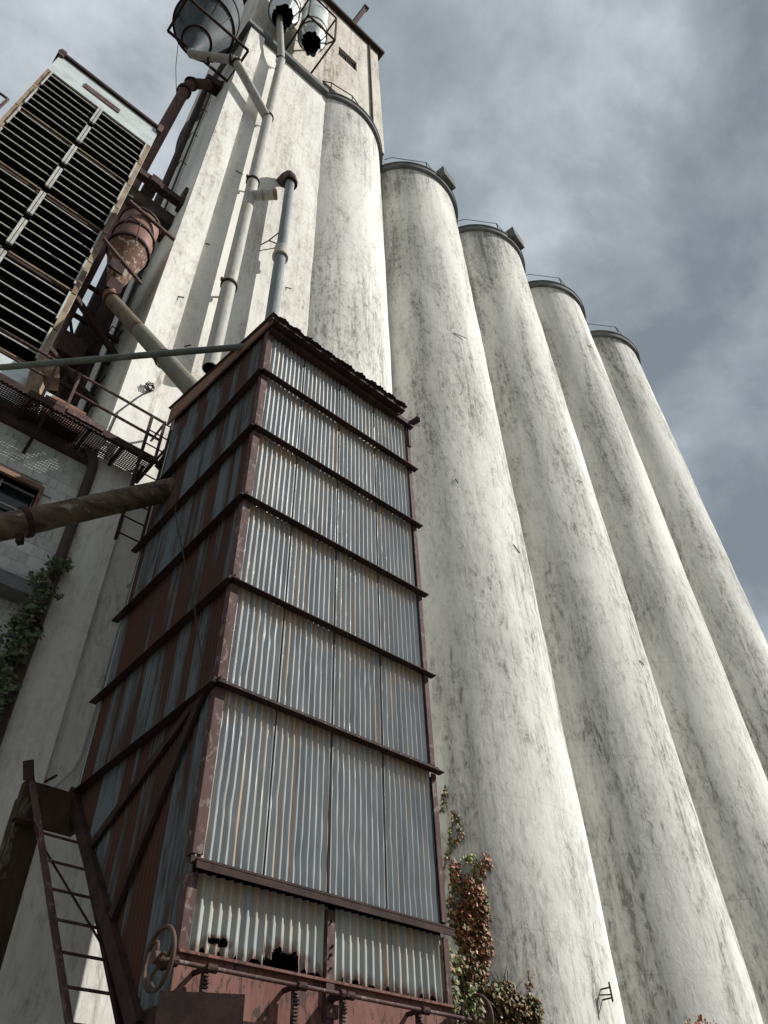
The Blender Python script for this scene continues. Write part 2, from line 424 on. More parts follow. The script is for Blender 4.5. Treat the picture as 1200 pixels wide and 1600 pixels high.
# ------------------------------------------------------------------ silos
SR = 2.75
centers = [(8.0 + 5.045*k, 12.12 - 0.028*5.045*k) for k in range(5)]
words = ['narrowest looking pale concrete silo joined to the flat tower wall under the headhouse',
         'whitewashed silo right behind the corrugated bin, grey vent box on its rim',
         'stained white silo with a vent box on its rim, third along from the tower',
         'whitewashed concrete silo with railing but no vent box, last but one along the row',
         'outermost whitewashed concrete silo against the open sky at the far end of the row']
def silo(cx, cy, label, vent, rail, group='silos in the row', mid=False):
    t = thing('concrete_silo', label, 'silo', (cx, cy, GZ), group)
    b = MB()
    nz = 66; prof = []; rs_ = random.Random(int(cx*100)); q_ = 0.0
    for k in range(nz+1):        # slip form never keeps the radius quite true
        q_ = 0.6*q_+rs_.uniform(-0.011, 0.011)
        prof.append((SR+q_, GZ + (TOP-0.42-GZ)*k/nz))
    b.lathe(cx, cy, prof, 128)
    part(b, 'silo_wall', M['silo'], t, True)
    c = MB()
    c.lathe(cx, cy, [(SR-0.05, TOP-0.42), (SR+0.15, TOP-0.42), (SR+0.15, TOP-0.07), (SR+0.19, TOP-0.07), (SR+0.19, TOP), (0.01, TOP+0.02)], 96)
    part(c, 'cornice', M['cornice'], t, True)
    if rail:
        r = MB()
        a1, a2, a3 = [rad(v) for v in rail]
        def P(a, z): return (cx+(SR+0.02)*math.cos(a), cy+(SR+0.02)*math.sin(a), z)
        r.tube([P(a2, TOP), P(a2, TOP+1.05)], 0.028, 6)
        r.tube([P(a1-rad(8), TOP+1.0), P(a1, TOP+1.03), P(a2, TOP+1.05), P(a3, TOP+0.05)], 0.018, 6)
        if mid: r.tube([P(a1-rad(8), TOP+0.5), P(a2, TOP+0.55)], 0.015, 6)
        part(r, 'railing', M['rust_dark'], t)
    if vent:
        a = rad(vent)
        u = Vector((math.cos(a), math.sin(a), 0)); w_ = Vector((-u.y, u.x, 0))
        v = MB(); c0 = Vector((cx, cy, 0)) + u*(SR-0.15)
        v.bar(c0+Vector((0,0,TOP+0.02)), c0+Vector((0,0,TOP+0.98)), 0.95, 1.0, up=tuple(u))
        vo = part(v, 'vent_box', M['vent'], t)
        v2 = MB()
        for k in range(6):
            zc = TOP+0.10+0.16*k
            v2.bar(c0+u*0.515-w_*0.49+Vector((0,0,zc)), c0+u*0.515+w_*0.49+Vector((0,0,zc)), 0.03, 0.14, up=(0,0,1))
        part(v2, 'louver', M['cornice'], vo)
    return t
vents = [None, -80, -80, None, None]
rails = [None, (-141, -104, -86), (-141, -104, -86), (-141, -104, -90), (-141, -104, -92)]
for (cx, cy), lb, v, r in zip(centers, words, vents, rails):
    silo(cx, cy, lb, v, r, mid=(lb == words[1]))
silo(5.15, 15.3, 'rear concrete silo half hidden behind the shaded side of the tower', None, None, 'silos behind the tower')

# bits of rusty iron left in the silo walls
iron = []
def stub_on_silo(k, ang, z, L, dz, label):
    cx, cy = centers[k]; a = rad(ang)
    p = Vector((cx+SR*math.cos(a), cy+SR*math.sin(a), z)); u = Vector((math.cos(a), math.sin(a), 0)); w_ = Vector((-u.y, u.x, 0))
    b = MB(); b.bar(p+u*0.015, p+u*0.02+w_*L+Vector((0,0,dz)), 0.02, 0.02)
    solo(b, 'iron_stub', M['rust_dark'], tuple(p), label, 'iron stub', 'iron stubs in the silo walls', smooth=True)
stub_on_silo(1, -105, 24.2, 0.55, 0.0, 'longest flat iron stub, high on the silo behind the bin')
stub_on_silo(1, -84, 14.4, 0.25, -0.16, 'slanting brown iron stub near the bright edge of the silo behind the bin')
stub_on_silo(1, -120, 16.2, 0.06, -0.16, 'hooked iron stub halfway up the silo behind the bin')
stub_on_silo(2, -97, 20.0, 0.22, 0.0, 'small level iron stub on the silo third along the row')
stub_on_silo(2, -88, 12.6, 0.2, -0.06, 'dark iron stub low on the silo third along the row')
stub_on_silo(3, -100, 33.4, 0.3, 0.0, 'iron stub just under the rim of the last but one silo')
# bracket low on the silo
cx, cy = centers[1]
a = rad(-84); p = Vector((cx+SR*math.cos(a), cy+SR*math.sin(a), 3.5)); u = Vector((math.cos(a), math.sin(a), 0)); w_ = Vector((-u.y, u.x, 0))
b = MB()
b.tube([p-u*0.03, p+u*0.2], 0.014, 6); b.tube([p-u*0.03+Vector((0,0,.16)), p+u*0.2+Vector((0,0,.16))], 0.014, 6)
b.tube([p+u*0.2+Vector((0,0,-.06)), p+u*0.2+Vector((0,0,.24))], 0.016, 6)
b.tube([p+u*0.04-w_*0.12+Vector((0,0,.05)), p+u*0.2+w_*.02+Vector((0,0,.05))], 0.012, 6)
solo(b, 'wall_bracket', M['rust_dark'], tuple(p), 'small rusty bracket of bent rods low on the silo behind the bin', 'bracket', smooth=True)

# ------------------------------------------------------------------ tower with headhouse
TX = 2.27; TY = 9.85
tw = thing('elevator_tower', 'tall flat sided concrete elevator tower with the headhouse on top, left of the silos', 'tower', (5.5, 11.5, GZ))
b = MB(); b.box(TX, 6.6, TY, 12.6, GZ, TOP-0.4)
b.box(6.6, 10.2, 11.6, 14.5, GZ, TOP-0.4)
part(b, 'tower_wall', M['tower'], tw)
b = MB(); b.box(TX-0.003, 2.98, TY-0.15, TY-0.001, GZ, TOP-0.4)
part(b, 'pilaster', M['tower'], tw)
b = MB()
b.box(TX-0.2, 6.42, TY-0.26, 12.8, TOP-0.38, TOP+0.02)
part(b, 'cornice', M['cornice'], tw)
HY = 10.08; HZ1 = 56.0
hh = MB()
# front wall built round the openings: window and ledge door
def wall_open(mb, x0, x1, y0, y1, z0, z1, holes):
    xs = sorted({x0, x1, *[h[0] for h in holes], *[h[1] for h in holes]})
    zs = sorted({z0, z1, *[h[2] for h in holes], *[h[3] for h in holes]})
    for i in range(len(xs)-1):
        for j in range(len(zs)-1):
            xm, zm = (xs[i]+xs[i+1])/2, (zs[j]+zs[j+1])/2
            if any(h[0] < xm < h[1] and h[2] < zm < h[3] for h in holes): continue
            mb.box(xs[i], xs[i+1], y0, y1, zs[j], zs[j+1])
wins = [(7.2, 8.5, 48.05, 49.7), (6.35, 7.45, 39.2, 41.6), (2.9, 3.8, 48.6, 50.0)]
wall_open(hh, 2.3, 10.25, HY, HY+0.3, TOP+0.03, HZ1, wins)
hh.box(2.3, 2.6, HY+0.3, 16, TOP+0.03, HZ1); hh.box(9.95, 10.25, HY+0.3, 16, TOP+0.03, HZ1); hh.box(2.6, 9.95, 15.7, 16, TOP+0.03, HZ1)
part(hh, 'headhouse_wall', M['headhouse'], tw)
b = MB(); b.box(1.95, 10.58, HY-0.33, 16.3, HZ1+0.002, HZ1+0.45); part(b, 'roof_slab', M['rust_dark'], tw)
for x0, x1, z0, z1 in wins:
    b = MB(); b.box(x0+0.001, x1-0.001, HY+0.16, HY+0.19, z0, z1)
    w0 = part(b, 'window', M['glass'], tw)
    b = MB()
    for xx in (x0+0.03, (x0+x1)/2, x1-0.03): b.box(xx-0.03, xx+0.03, HY+0.10, HY+0.155, z0, z1)
    b.box(x0, x1, HY+0.09, HY+0.16, z0, z0+0.06)
    part(b, 'frame', M['rust_dark'], w0)
b = MB(); b.tube([(9.5, HY-0.06, TOP+0.3), (9.5, HY-0.06, HZ1)], 0.055, 8); part(b, 'lightning_conduit', M['pipe_dark'], tw, True)
# railing at the ledge door
b = MB()
for xx in (6.5, 7.6): b.tube([(xx, 9.55+(0.0 if xx<7 else -0.2), TOP), (xx, 9.55+(0.0 if xx<7 else -0.2), TOP+1.1)], 0.03, 6)
b.tube([(6.1, 9.75, TOP+1.0), (6.5, 9.55, TOP+1.1), (7.6, 9.35, TOP+1.1), (8.5, 9.35, TOP+0.05)], 0.026, 6)
part(b, 'railing', M['rust_dark'], tw)
# jib on the roof edge
b = MB(); b.bar((8.05, 9.95, HZ1+0.3), (8.35, 9.0, HZ1+2.2), 0.26, 0.26); b.box(8.2, 8.55, 8.85, 9.15, HZ1+2.1, HZ1+2.4)
solo(b, 'roof_jib', M['rust_red'], (8.05, 9.95, HZ1+0.3), 'rust red lifting jib sticking out over the headhouse roof edge', 'jib')

# iron stubs in the tower wall
def tstub(x, z, L, dz, lab):
    b = MB(); y = TY-(0.15 if x < 2.98 else 0)
    b.bar((x, y+0.01, z), (x+L, y-0.09, z+dz), 0.02, 0.025)
    solo(b, 'iron_stub', M['rust_dark'], (x, y, z), lab, 'iron stub', 'iron stubs in the tower wall', smooth=True)
tstub(3.3, 24.9, 0.25, -0.1, 'iron stub high on the tower wall between the bright crease and the long pipe shadow')
tstub(3.05, 19.6, 0.1, -0.1, 'pair like iron stub on the sunlit tower strip left of the pipe shadow')
tstub(2.75, 16.3, 0.12, -0.05, 'iron stub on the sunlit pilaster above the sloping spout')
tstub(5.6, 20.3, 0.15, -0.05, 'iron stub on the tower wall right of the blue grey pipe')
tstub(3.25, 14.9, 0.12, 0.06, 'lowest iron stub on the tower wall, left of the pipe end')
# wire coil on corner
b = MB(); pts = []
for k in range(60):
    a = k*0.62; rr = 0.075+0.03*math.sin(k*1.7)
    pts.append((2.75+rr*math.cos(a), TY-0.21+0.03*math.sin(k*0.9), 12.7+rr*1.35*math.sin(a)))
b.tube(pts, 0.008, 5); b.tube([pts[-1], (2.62, TY-0.17, 12.3), (2.35, TY-0.17, 11.6), (2.3, TY-0.17, 10.6)], 0.012, 5)
solo(b, 'wire_coil', M['cable'], (2.75, TY-0.15, 12.7), 'tangled coil of black wire hanging on the tower corner', 'wire', smooth=True)

# vertical duct and cables on the shaded tower side
b = MB(); b.tube([(2.05, 12.75, 15.0), (2.05, 12.75, 38.9)], 0.13, 14)
dk = solo(b, 'side_duct', M['pipe_dark'], (1.98, 12.85, 15), 'dark round duct running up the shaded side of the tower', 'duct', smooth=True)
b = MB()
for dx in (0, 0.09): b.tube([(2.19, 11.7+dx, 12.0), (2.19, 11.75+dx, 20.0), (2.19, 12.0+dx, 27.0), (2.19, 12.1+dx, 38.5)], 0.028, 6)
for k in range(9):
    z = 14+2.6*k; b.tube([(2.25, 11.6, z), (2.02, 11.6, z), (2.02, 11.95, z)], 0.018, 5)
solo(b, 'cable_run', M['cable'], (2.2, 11.7, 12), 'pair of black cables clipped up the shaded tower side', 'cable')

# ------------------------------------------------------------------ cyclones and pipes high up
def hoop(mb, p, d, r, w=0.07, t=0.035):
    p = Vector(p); d = Vector(d).normalized()
    mb.tube([p-d*w/2, p-d*w/2+d*0.001, p+d*w/2-d*0.001, p+d*w/2], [r, r+t, r+t, r], 20, cap=False)
CX, CY = 0.70, 10.2
cy1 = thing('dust_cyclone', 'big blue grey zinc dust cyclone hanging left of the tower top', 'cyclone', (CX, CY, 32.0))
b = MB(); b.lathe(CX, CY, [(1.19, 35.5), (1.19, 39.2), (0.9, 39.25), (0.01, 39.3)], 40); part(b, 'drum', M['cyclone'], cy1, True)
b = MB(); b.lathe(CX, CY, [(0.53, 33.5), (1.17, 35.5)], 40); part(b, 'upper_cone', M['cyclone'], cy1, True)
b = MB(); b.lathe(CX, CY, [(0.17, 32.1), (0.17, 32.35), (0.54, 33.52), (0.565, 33.6)], 32); part(b, 'lower_cone', M['cyclone'], cy1, True)
for zz_, rr in ((35.5, 1.2), (37.2, 1.2), (33.52, 0.56)):
    b = MB(); b.lathe(CX, CY, [(rr-0.03, zz_-0.06), (rr+0.03, zz_-0.06), (rr+0.03, zz_+0.06), (rr-0.03, zz_+0.06)], 40)
    part(b, 'hoop', M['rust_dark'], cy1, True)
b = MB()
for k in range(12):
    a = 2*math.pi*k/12
    b.bar((CX+0.545*math.cos(a), CY+0.545*math.sin(a), 33.6), (CX+1.18*math.cos(a), CY+1.18*math.sin(a), 35.45), 0.03, 0.012, up=(math.cos(a), math.sin(a), 0))
part(b, 'seam', M['cyclone'], cy1)
b = MB(); b.bar((CX-0.55, CY-0.6, 37.6), (CX-3.4, CY-0.3, 40.6), 0.8, 0.75); part(b, 'inlet_duct', M['dark_metal'], cy1)
b = MB()
F = [(CX-1.0, CY+0.1), (TX, CY+0.1), (TX, CY-1.28), (CX-1.0, CY-1.28)]
for zf in (32.6,):
    for k in range(4):
        p, q = F[k], F[(k+1) % 4]; b.bar((*p, zf), (*q, zf), 0.09, 0.09)
b.bar((F[3][0], F[3][1], 32.6), (F[3][0], F[3][1], 35.4), 0.07, 0.07)
b.bar((F[0][0], F[0][1], 32.6), (F[0][0], F[0][1], 35.6), 0.07, 0.07)
part(b, 'support_frame', M['rust_dark'], cy1)

# outlet spout of the cyclone and the long conveying pipe down the wall
sp = thing('spout_pipe', 'grey spout leading from the big cyclone to the long wall pipe', 'pipe', (CX, CY, 31.9))
J = Vector((2.0, 9.32, 31.9)); E2 = Vector((3.72, 9.42, 29.6))
b = MB(); b.tube([(CX, CY, 32.15), (CX+0.02, CY-0.02, 31.95), (CX+0.2, CY-0.14, 31.86), J], 0.16, 18); part(b, 'pipe', M['pipe_grey'], sp, True)
b = MB(); b.tube([J, J+Vector((0.1, 0, -0.06)), E2], 0.165, 18); part(b, 'pipe', M['pipe_grey'], sp, True)
for p_, d_ in ((J-Vector((0.1, -0.07, 0)), (1.3, -0.88, 0)), (J+Vector((0.12, 0, -0.1)), E2-J), ((CX+0.6, 9.92, 31.86), (1.3, -0.88, 0))):
    b = MB(); hoop(b, p_, d_, 0.17); part(b, 'collar', M['rust_dark'], sp, True)

pa = thing('wall_pipe', 'long pale grey pipe down the tower wall, its open end above the bin roof', 'pipe', (3.78, 9.45, 14.1), 'conveying pipes on the tower')
b = MB(); b.tube([(3.2, 9.25, 41.2), (3.62, 9.32, 37.6), (3.80, 9.42, 36.6)], 0.15, 18); part(b, 'pipe', M['pipe_grey'], pa, True)
b = MB(); b.tube([(3.80, 9.42, 36.6), (3.80, 9.45, 29.6)], 0.17, 18); part(b, 'pipe', M['pipe_grey'], pa, True)
b = MB(); b.tube([(3.80, 9.45, 29.6), (3.79, 9.45, 17.6)], 0.172, 20); part(b, 'pipe', M['pipe_grey'], pa, True)
b = MB()
for z0, z1 in ((14.1, 17.6),):
    b.lathe(3.79, 9.45, [(0.155, z0), (0.175, z0), (0.175, z1)], 20); b.lathe(3.79, 9.45, [(0.155, z0), (0.155, z0+1.5), (0.0, z0+1.6)], 20, mi=1)
part(b, 'pipe', [M['pipe_grey'], M['black']], pa, True)
for z in (36.6, 29.7, 24.0, 17.65):
    b = MB(); hoop(b, (3.795, 9.45, z), (0, 0, 1), 0.175, 0.07, 0.04)
    b.bar((3.79, 9.45+0.17, z), (3.79, TY-0.001, z), 0.05, 0.05); b.bar((3.6, 9.42, z-0.03), (3.58, 9.42, z+0.1), 0.06, 0.1)
    part(b, 'collar', M['rust_dark'], pa, True)
b = MB(); b.tube([(3.86, 9.36, 22.95), (4.33, 8.9, 22.95)], [0.15, 0.155], 18, cap=True); part(b, 'branch_stub', M['slat'], pa, True)
b = MB(); b.tube([(4.36, 8.87, 22.95), (4.30, 8.93, 22.95)], 0.165, 18, cap=False); b.tube([(4.1, 9.13, 22.95), (4.06, 9.17, 22.95)], 0.162, 18, cap=False); part(b, 'rim', M['cream'], pa, True)

pb = thing('wall_pipe', 'blue grey pipe elbowing out of the tower wall and running down behind the bin peak', 'pipe', (5.03, 9.35, 10), 'conveying pipes on the tower')
b = MB(); b.tube([(5.03, 9.35, 21.0), (5.0, 9.35, 25.8)], 0.15, 18); part(b, 'pipe', M['pipe_blue'], pb, True)
b = MB(); b.tube([(5.03, 9.35, 9.5), (5.03, 9.35, 21.0)], 0.16, 18); part(b, 'pipe', M['pipe_blue'], pb, True)
b = MB(); b.tube([(5.0, 9.35, 25.7), (5.0, 9.36, 26.1), (4.98, 9.45, 26.4), (4.95, 9.6, 26.5), (4.93, TY+0.02, 26.5)], 0.2, 18); part(b, 'elbow', M['pipe_dark'], pb, True)
b = MB(); hoop(b, (5.0, 9.35, 25.7), (0,0,1), 0.2, 0.14, 0.05); part(b, 'flange', M['rust_dark'], pb, True)
b = MB(); hoop(b, (5.03, 9.35, 20.9), (0,0,1), 0.165, 0.4, 0.035); hoop(b, (5.03, 9.35, 20.6), (0,0,1), 0.17, 0.08, 0.06); part(b, 'collar', M['pipe_grey'], pb, True)
b = MB(); b.tube([(5.0, 9.3, 22.3), (4.72, 9.6, 21.6), (4.62, TY, 21.6)], 0.02, 6); b.tube([(4.72, 9.6, 21.6), (5.0, 9.35, 21.3)], 0.02, 6); b.tube([(4.6, TY, 21.2), (4.95, 9.35, 21.1)], 0.015, 6); part(b, 'bracket', M['rust_dark'], pb, True)

# two open bottomed tanks hung on the headhouse
def hung_tank(x, y, zc, zt, r, label, seed):
    rnd = random.Random(seed)
    t = thing('hanging_tank', label, 'tank', (x, y, zc), 'tanks hung on the headhouse')
    b = MB(); b.lathe(x, y, [(r, zc), (r, zt), (r*0.7, zt+0.4), (0.02, zt+0.5)], 36); part(b, 'drum', M['zinc_sheet'], t, True)
    b = MB(); n = 36; r1 = r*0.62
    base = len(b.v)
    for j in range(n): b.v.append((x+r*math.cos(2*math.pi*j/n), y+r*math.sin(2*math.pi*j/n), zc))
    for j in range(n):
        q = r1+0.10*rnd.random()+(0.12 if 3 < j < 9 else 0); b.v.append((x+q*math.cos(2*math.pi*j/n), y+q*math.sin(2*math.pi*j/n), zc-1.2+0.5*rnd.random()))
    for j in range(n): b.f.append((base+j, base+(j+1) % n, base+n+(j+1) % n, base+n+j)); b.mi.append(0)
    b.lathe(x, y, [(r-0.02, zc), (r-0.02, zt-0.2), (0.01, zt-0.1)], 24, mi=1)
    part(b, 'broken_cone', [M['zinc_sheet'], M['black']], t, True)
    for z in (zc, zc+0.8, zt-0.2):
        b = MB(); hoop(b, (x, y, z), (0,0,1), r+0.005, 0.09, 0.035); part(b, 'hoop', M['rust_orange'], t, True)
    return t
hung_tank(3.25, 9.0, 41.6, 46.5, 0.70, 'left of two bottomless zinc tanks on the headhouse, feeding the long wall pipe', 3)
hung_tank(4.86, 9.0, 41.7, 46.3, 0.66, 'right of two bottomless zinc tanks on the headhouse, inside a square angle frame', 8)
b = MB()
for z in (41.0, 45.0):
    P4 = [(4.15, HY), (4.1, 8.25), (5.65, 8.25), (5.65, HY)]
    for k in range(3): b.bar((*P4[k], z), (*P4[k+1], z), 0.08, 0.08)
b.bar((5.65, 8.25, 41.0), (5.65, 8.25, 45.0), 0.07, 0.07); b.bar((4.1, 8.25, 41.0), (4.1, 8.25, 45.0), 0.07, 0.07); b.bar((5.65, 8.25, 41.0), (5.65, HY, 45.0), 0.06, 0.06)
b.bar((2.5, 8.3, 45.0), (4.1, 8.25, 45.0), 0.07, 0.07)
solo(b, 'angle_frame', M['rust_dark'], (4.9, 9, 41), 'dark square angle iron frame round the right hanging tank', 'frame')

# dark red pipe behind the dryer
b = MB(); t = thing('riser_pipe', 'dark red riser pipe bending from the tower side down behind the louvred dryer', 'pipe', (0.95, 11, 12))
b.tube([(0.88, 11, 12.0), (1.0, 11, 23.7), (1.13, 11, 30.6)], 0.19, 16); part(b, 'pipe', M['pipe_darkred'], t, True)
b = MB(); b.tube([(1.13, 11, 30.6), (1.16, 11, 31.3), (1.28, 11, 31.9), (1.5, 11, 32.4), (1.8, 11, 33.0), (TX+0.05, 11, 34.0)], 0.19, 16); part(b, 'elbow', M['pipe_darkred'], t, True)
b = MB(); hoop(b, (1.13, 11, 30.7), (0,0,1), 0.2, 0.2, 0.06); part(b, 'flange', M['rust_dark'], t, True)
b = MB(); hoop(b, (1.24, 11, 31.8), (0.5,0,1), 0.2, 0.2, 0.05); part(b, 'flange', M['rust_dark'], t, True)
b = MB(); b.bar((TX-0.55, 11.0, 33.1), (TX, 11.0, 33.4), 0.45, 0.5)
part(b, 'wall_box', M['rust_dark'], t)
b = MB(); b.tube([(0.0, 10.3, 33.6), (0.5, 10.6, 31.0), (1.1, 10.8, 28.6)], 0.012, 5)
solo(b, 'guy_wire', M['cable'], (0.5, 10.6, 31), 'thin wire hanging from the big cyclone across the dark red pipe', 'wire')
# strut beam and box duct between dryer and tower
b = MB(); b.bar((0.85, 10.3, 21.6), (TX-0.1, 10.3, 21.6), 0.2, 0.28); b.bar((1.25, 10.28, 21.62), (1.55, 10.28, 21.62), 0.26, 0.36); b.bar((TX-0.05, 10.3, 21.3), (TX-0.05, 10.3, 22.4), 0.1, 0.3)
solo(b, 'strut_beam', M['rust_dark'], (0.85, 10.3, 21.6), 'dark steel strut from the dryer to a plate on the tower corner', 'beam')
b = MB(); b.box(0.75, TX, 10.6, 11.25, 20.75, 21.35); b.box(1.2, 1.55, 10.5, 10.75, 21.36, 22.0)
solo(b, 'cross_duct', M['dark_metal'], (1.3, 10.9, 20.8), 'black square duct crossing from the dryer to the tower, under the strut', 'duct')

# ------------------------------------------------------------------ louvred dryer
DX0, DX1, DY, DZ0, DZ1 = -2.10, 0.86, 9.85, 10.55, 23.75
dr = thing('grain_dryer', 'tall louvred grain dryer tower with pale slats and black gaps at the left edge', 'grain dryer', (-0.6, 11, DZ0))
b = MB()
b.box(DX0+0.03, DX1-0.03, DY+0.75, DY+2.6, DZ0, DZ1-0.02)
b.box(DX0+0.001, DX0+0.05, DY+0.02, DY+2.6, DZ0, DZ1-0.02); b.box(DX1-0.05, DX1-0.001, DY+0.02, DY+2.6, DZ0, DZ1-0.02)
part(b, 'casing', M['dark_metal'], dr)
b = MB(); b.box(DX1, DX1+0.012, DY+0.03, DY+2.6, DZ0, DZ1); part(b, 'side_sheet', M['zinc_sheet'], dr)
b = MB(); b.box(DX0, DX1, DY-0.01, DY+0.03, 22.42, 23.62); part(b, 'top_panel', M['zinc_sheet'], dr)
b = MB(); b.bar((-1.25, DY-0.025, 22.98), (-0.22, DY-0.025, 22.98), 0.02, 0.26); part(b, 'patch_strip', M['rust_red'], dr)
b = MB(); b.box(DX0-0.08, DX1+0.06, DY-0.09, DY+2.7, 23.64, 23.76); part(b, 'roof_edge', M['rust_dark'], dr)
b = MB(); b.box(DX0-0.06, DX0+0.1, DY-0.08, DY+0.05, 23.5, 23.9); b.box(DX1-0.06, DX1+0.08, DY-0.1, DY+0.05, 23.45, 23.9); part(b, 'corner_lug', M['rust_red'], dr)
b = MB(); b.box(DX0, DX1, DY-0.01, DY+0.03, DZ0, 11.62); part(b, 'skirt_panel', M['zinc_sheet'], dr)
tiers = 8; pitch = 1.343; zt0 = 22.36
XC = -0.62
side = MB(); side.box(-0.055, 0.055, 0, 0.06, -1.30, 0)
side_me = side.mesh('edge_plate', M['cream'])
post = MB(); post.box(-0.062, -0.008, -0.05, 0.0, -1.03, 0); post.box(0.008, 0.062, -0.05, 0.0, -1.03, 0); post.box(-0.008, 0.008, -0.03, 0.0, -1.03, 0, 1)
post_me = post.mesh('centre_post', [M['slat'], M['dark_metal']])
def slat_me(L, wide=False):
    m = MB(); n = 1
    m.box(0, L, -0.010, 0.010, -0.014, 0.014)                       # lit lip
    m.poly([(0, 0.012, 0.015), (L, 0.012, 0.015), (L, 0.42, 0.40), (0, 0.42, 0.40)], 1)  # near-black sheet, shade put into its colour
    m.poly([(0, 0.42, 0.385), (L, 0.42, 0.385), (L, 0.012, 0.0), (0, 0.012, 0.0)], 1)
    return m.mesh('louver_slat', [M['slat'], M['dark_metal']])
def beam_me(L):
    m = MB(); m.box(0, L, 0.0, 0.03, -0.018, 0.018, 0); m.box(0, L, 0.12, 0.20, 0.02, 0.12, 1); m.box(0, L, 0.3, 0.36, 0.2, 0.30, 1)
    m.poly([(0, 0.35, 0.3), (L, 0.35, 0.3), (L, 0.7, 0.7), (0, 0.7, 0.7)], 2)
    return m.mesh('louver_beam', [M['cream'], M['rust_dark'], M['dark_metal']])
bays = [(DX0+0.06, XC-0.07), (XC+0.07, DX1-0.11)]
sl = [slat_me(x1-x0) for x0, x1 in bays]; bm_ = [beam_me(x1-x0) for x0, x1 in bays]
fl = MB(); fl.box(-0.02, 0.02, -0.035, 0.0, -1.0, 0); fl_me = fl.mesh('edge_flange', M['slat'])
for k in range(tiers):
    zt = zt0 - pitch*k
    inst(side_me, 'edge_plate', dr, (DX1-0.055, DY-0.02, zt)); inst(side_me, 'edge_plate', dr, (DX0+0.055, DY-0.02, zt))
    inst(fl_me, 'edge_flange', dr, (DX1-0.13, DY-0.02, zt-0.02)); inst(fl_me, 'edge_flange', dr, (DX0+0.13, DY-0.02, zt-0.02))
    inst(post_me, 'centre_post', dr, (XC, DY-0.02, zt-0.02))
    for q in range(2):
        x0 = bays[q][0]
        for dz in ((0.14, 0.50, 0.86, 1.20) if k % 2 == 0 else (0.18, 0.52, 0.86)):
            inst(sl[q], 'louver_slat', dr, (x0, DY+random.uniform(-0.004, 0.004), zt-dz+random.uniform(-.012,.012)), rot=(random.uniform(-.02,.02), random.uniform(-.005,.005), 0))
        if k % 2 == 1: inst(bm_[q], 'louver_beam', dr, (x0, DY+0.02, zt-1.18))
        if k == 0: inst(bm_[q], 'louver_beam', dr, (x0, DY+0.04, zt+0.0))
# grey duct box and junction beside the dryer foot
b = MB(); b.box(1.03, 1.72, 9.95, 10.7, 10.55, 11.45); 
solo(b, 'duct_box', M['zinc_sheet'], (1.4, 10.3, 10.5), 'pale zinc box standing at the foot of the dryer behind the railing', 'duct')
b = MB(); b.box(1.15, 1.85, 9.42, 9.78, 10.36, 10.78); b.box(1.3, 1.5, 9.38, 9.42, 10.4, 10.7); b.tube([(1.2, 9.6, 10.85), (1.8, 9.6, 10.85)], 0.13, 12)
solo(b, 'drive_motor', M['rust_orange'], (1.5, 9.6, 10.36), 'orange rusted drive housing on the grating at the dryer foot', 'motor')
b = MB(); b.bar((0.86, 9.7, 11.5), (0.98, 9.6, 10.4), 0.26, 0.2); b.bar((0.98, 9.75, 11.9), (1.12, 9.7, 11.4), 0.3, 0.25)
solo(b, 'chute_flap', M['cream'], (0.9, 9.65, 10.9), 'cream painted bent flap under the dryer corner', 'flap')
b = MB(); b.tube([(-3.6, 12, 24.0), (-2.75, 12, 24.0)], 0.04, 6); b.tube([(-3.6, 12, 23.4), (-2.75, 12, 23.4)], 0.04, 6); b.tube([(-2.85, 12, 20.0), (-2.75, 12, 24.0)], 0.045, 6)
solo(b, 'side_railing', M['rust_red'], (-2.8, 12, 20), 'bit of red railing sticking out beyond the left edge of the dryer', 'railing')

# service stair frame between dryer and tower
b = MB()
for x in (1.08, 1.48, 1.86): b.bar((x, 11.2, 10.6), (x, 11.2, 17.2), 0.07, 0.07, up=(0,1,0))
for z in (11.6, 13.3, 14.7, 15.6, 16.9): b.bar((0.9, 11.18, z), (2.2, 11.18, z), 0.08, 0.10)
b.bar((1.05, 11.15, 13.2), (1.9, 11.15, 15.6), 0.06, 0.06); b.bar((1.9, 11.15, 13.2), (1.05, 11.15, 15.4), 0.05, 0.05)
b.box(0.9, 1.6, 10.9, 11.3, 13.9, 14.6)
b.bar((0.9, 10.6, 15.4), (2.2, 10.9, 14.7), 0.1, 0.14); b.bar((0.9, 10.6, 13.4), (2.2, 10.9, 12.9), 0.08, 0.1)
for k in range(7): b.tube([(2.14, 10.9, 11.2+0.9*k), (2.14, 11.3, 11.2+0.9*k)], 0.02, 5)
solo(b, 'service_frame', M['rust_dark'], (1.5, 11.2, 10.6), 'black steel bracing frame in the gap between dryer and tower', 'frame')
b = MB(); b.tube([(1.75, 12.3, 10.6), (1.75, 12.3, 21)], 0.35, 16)
solo(b, 'upright_casing', M['pipe_dark'], (1.75, 12.3, 10.6), 'dark vertical casing in the shadow beside the tower, below the square duct', 'duct', smooth=True)

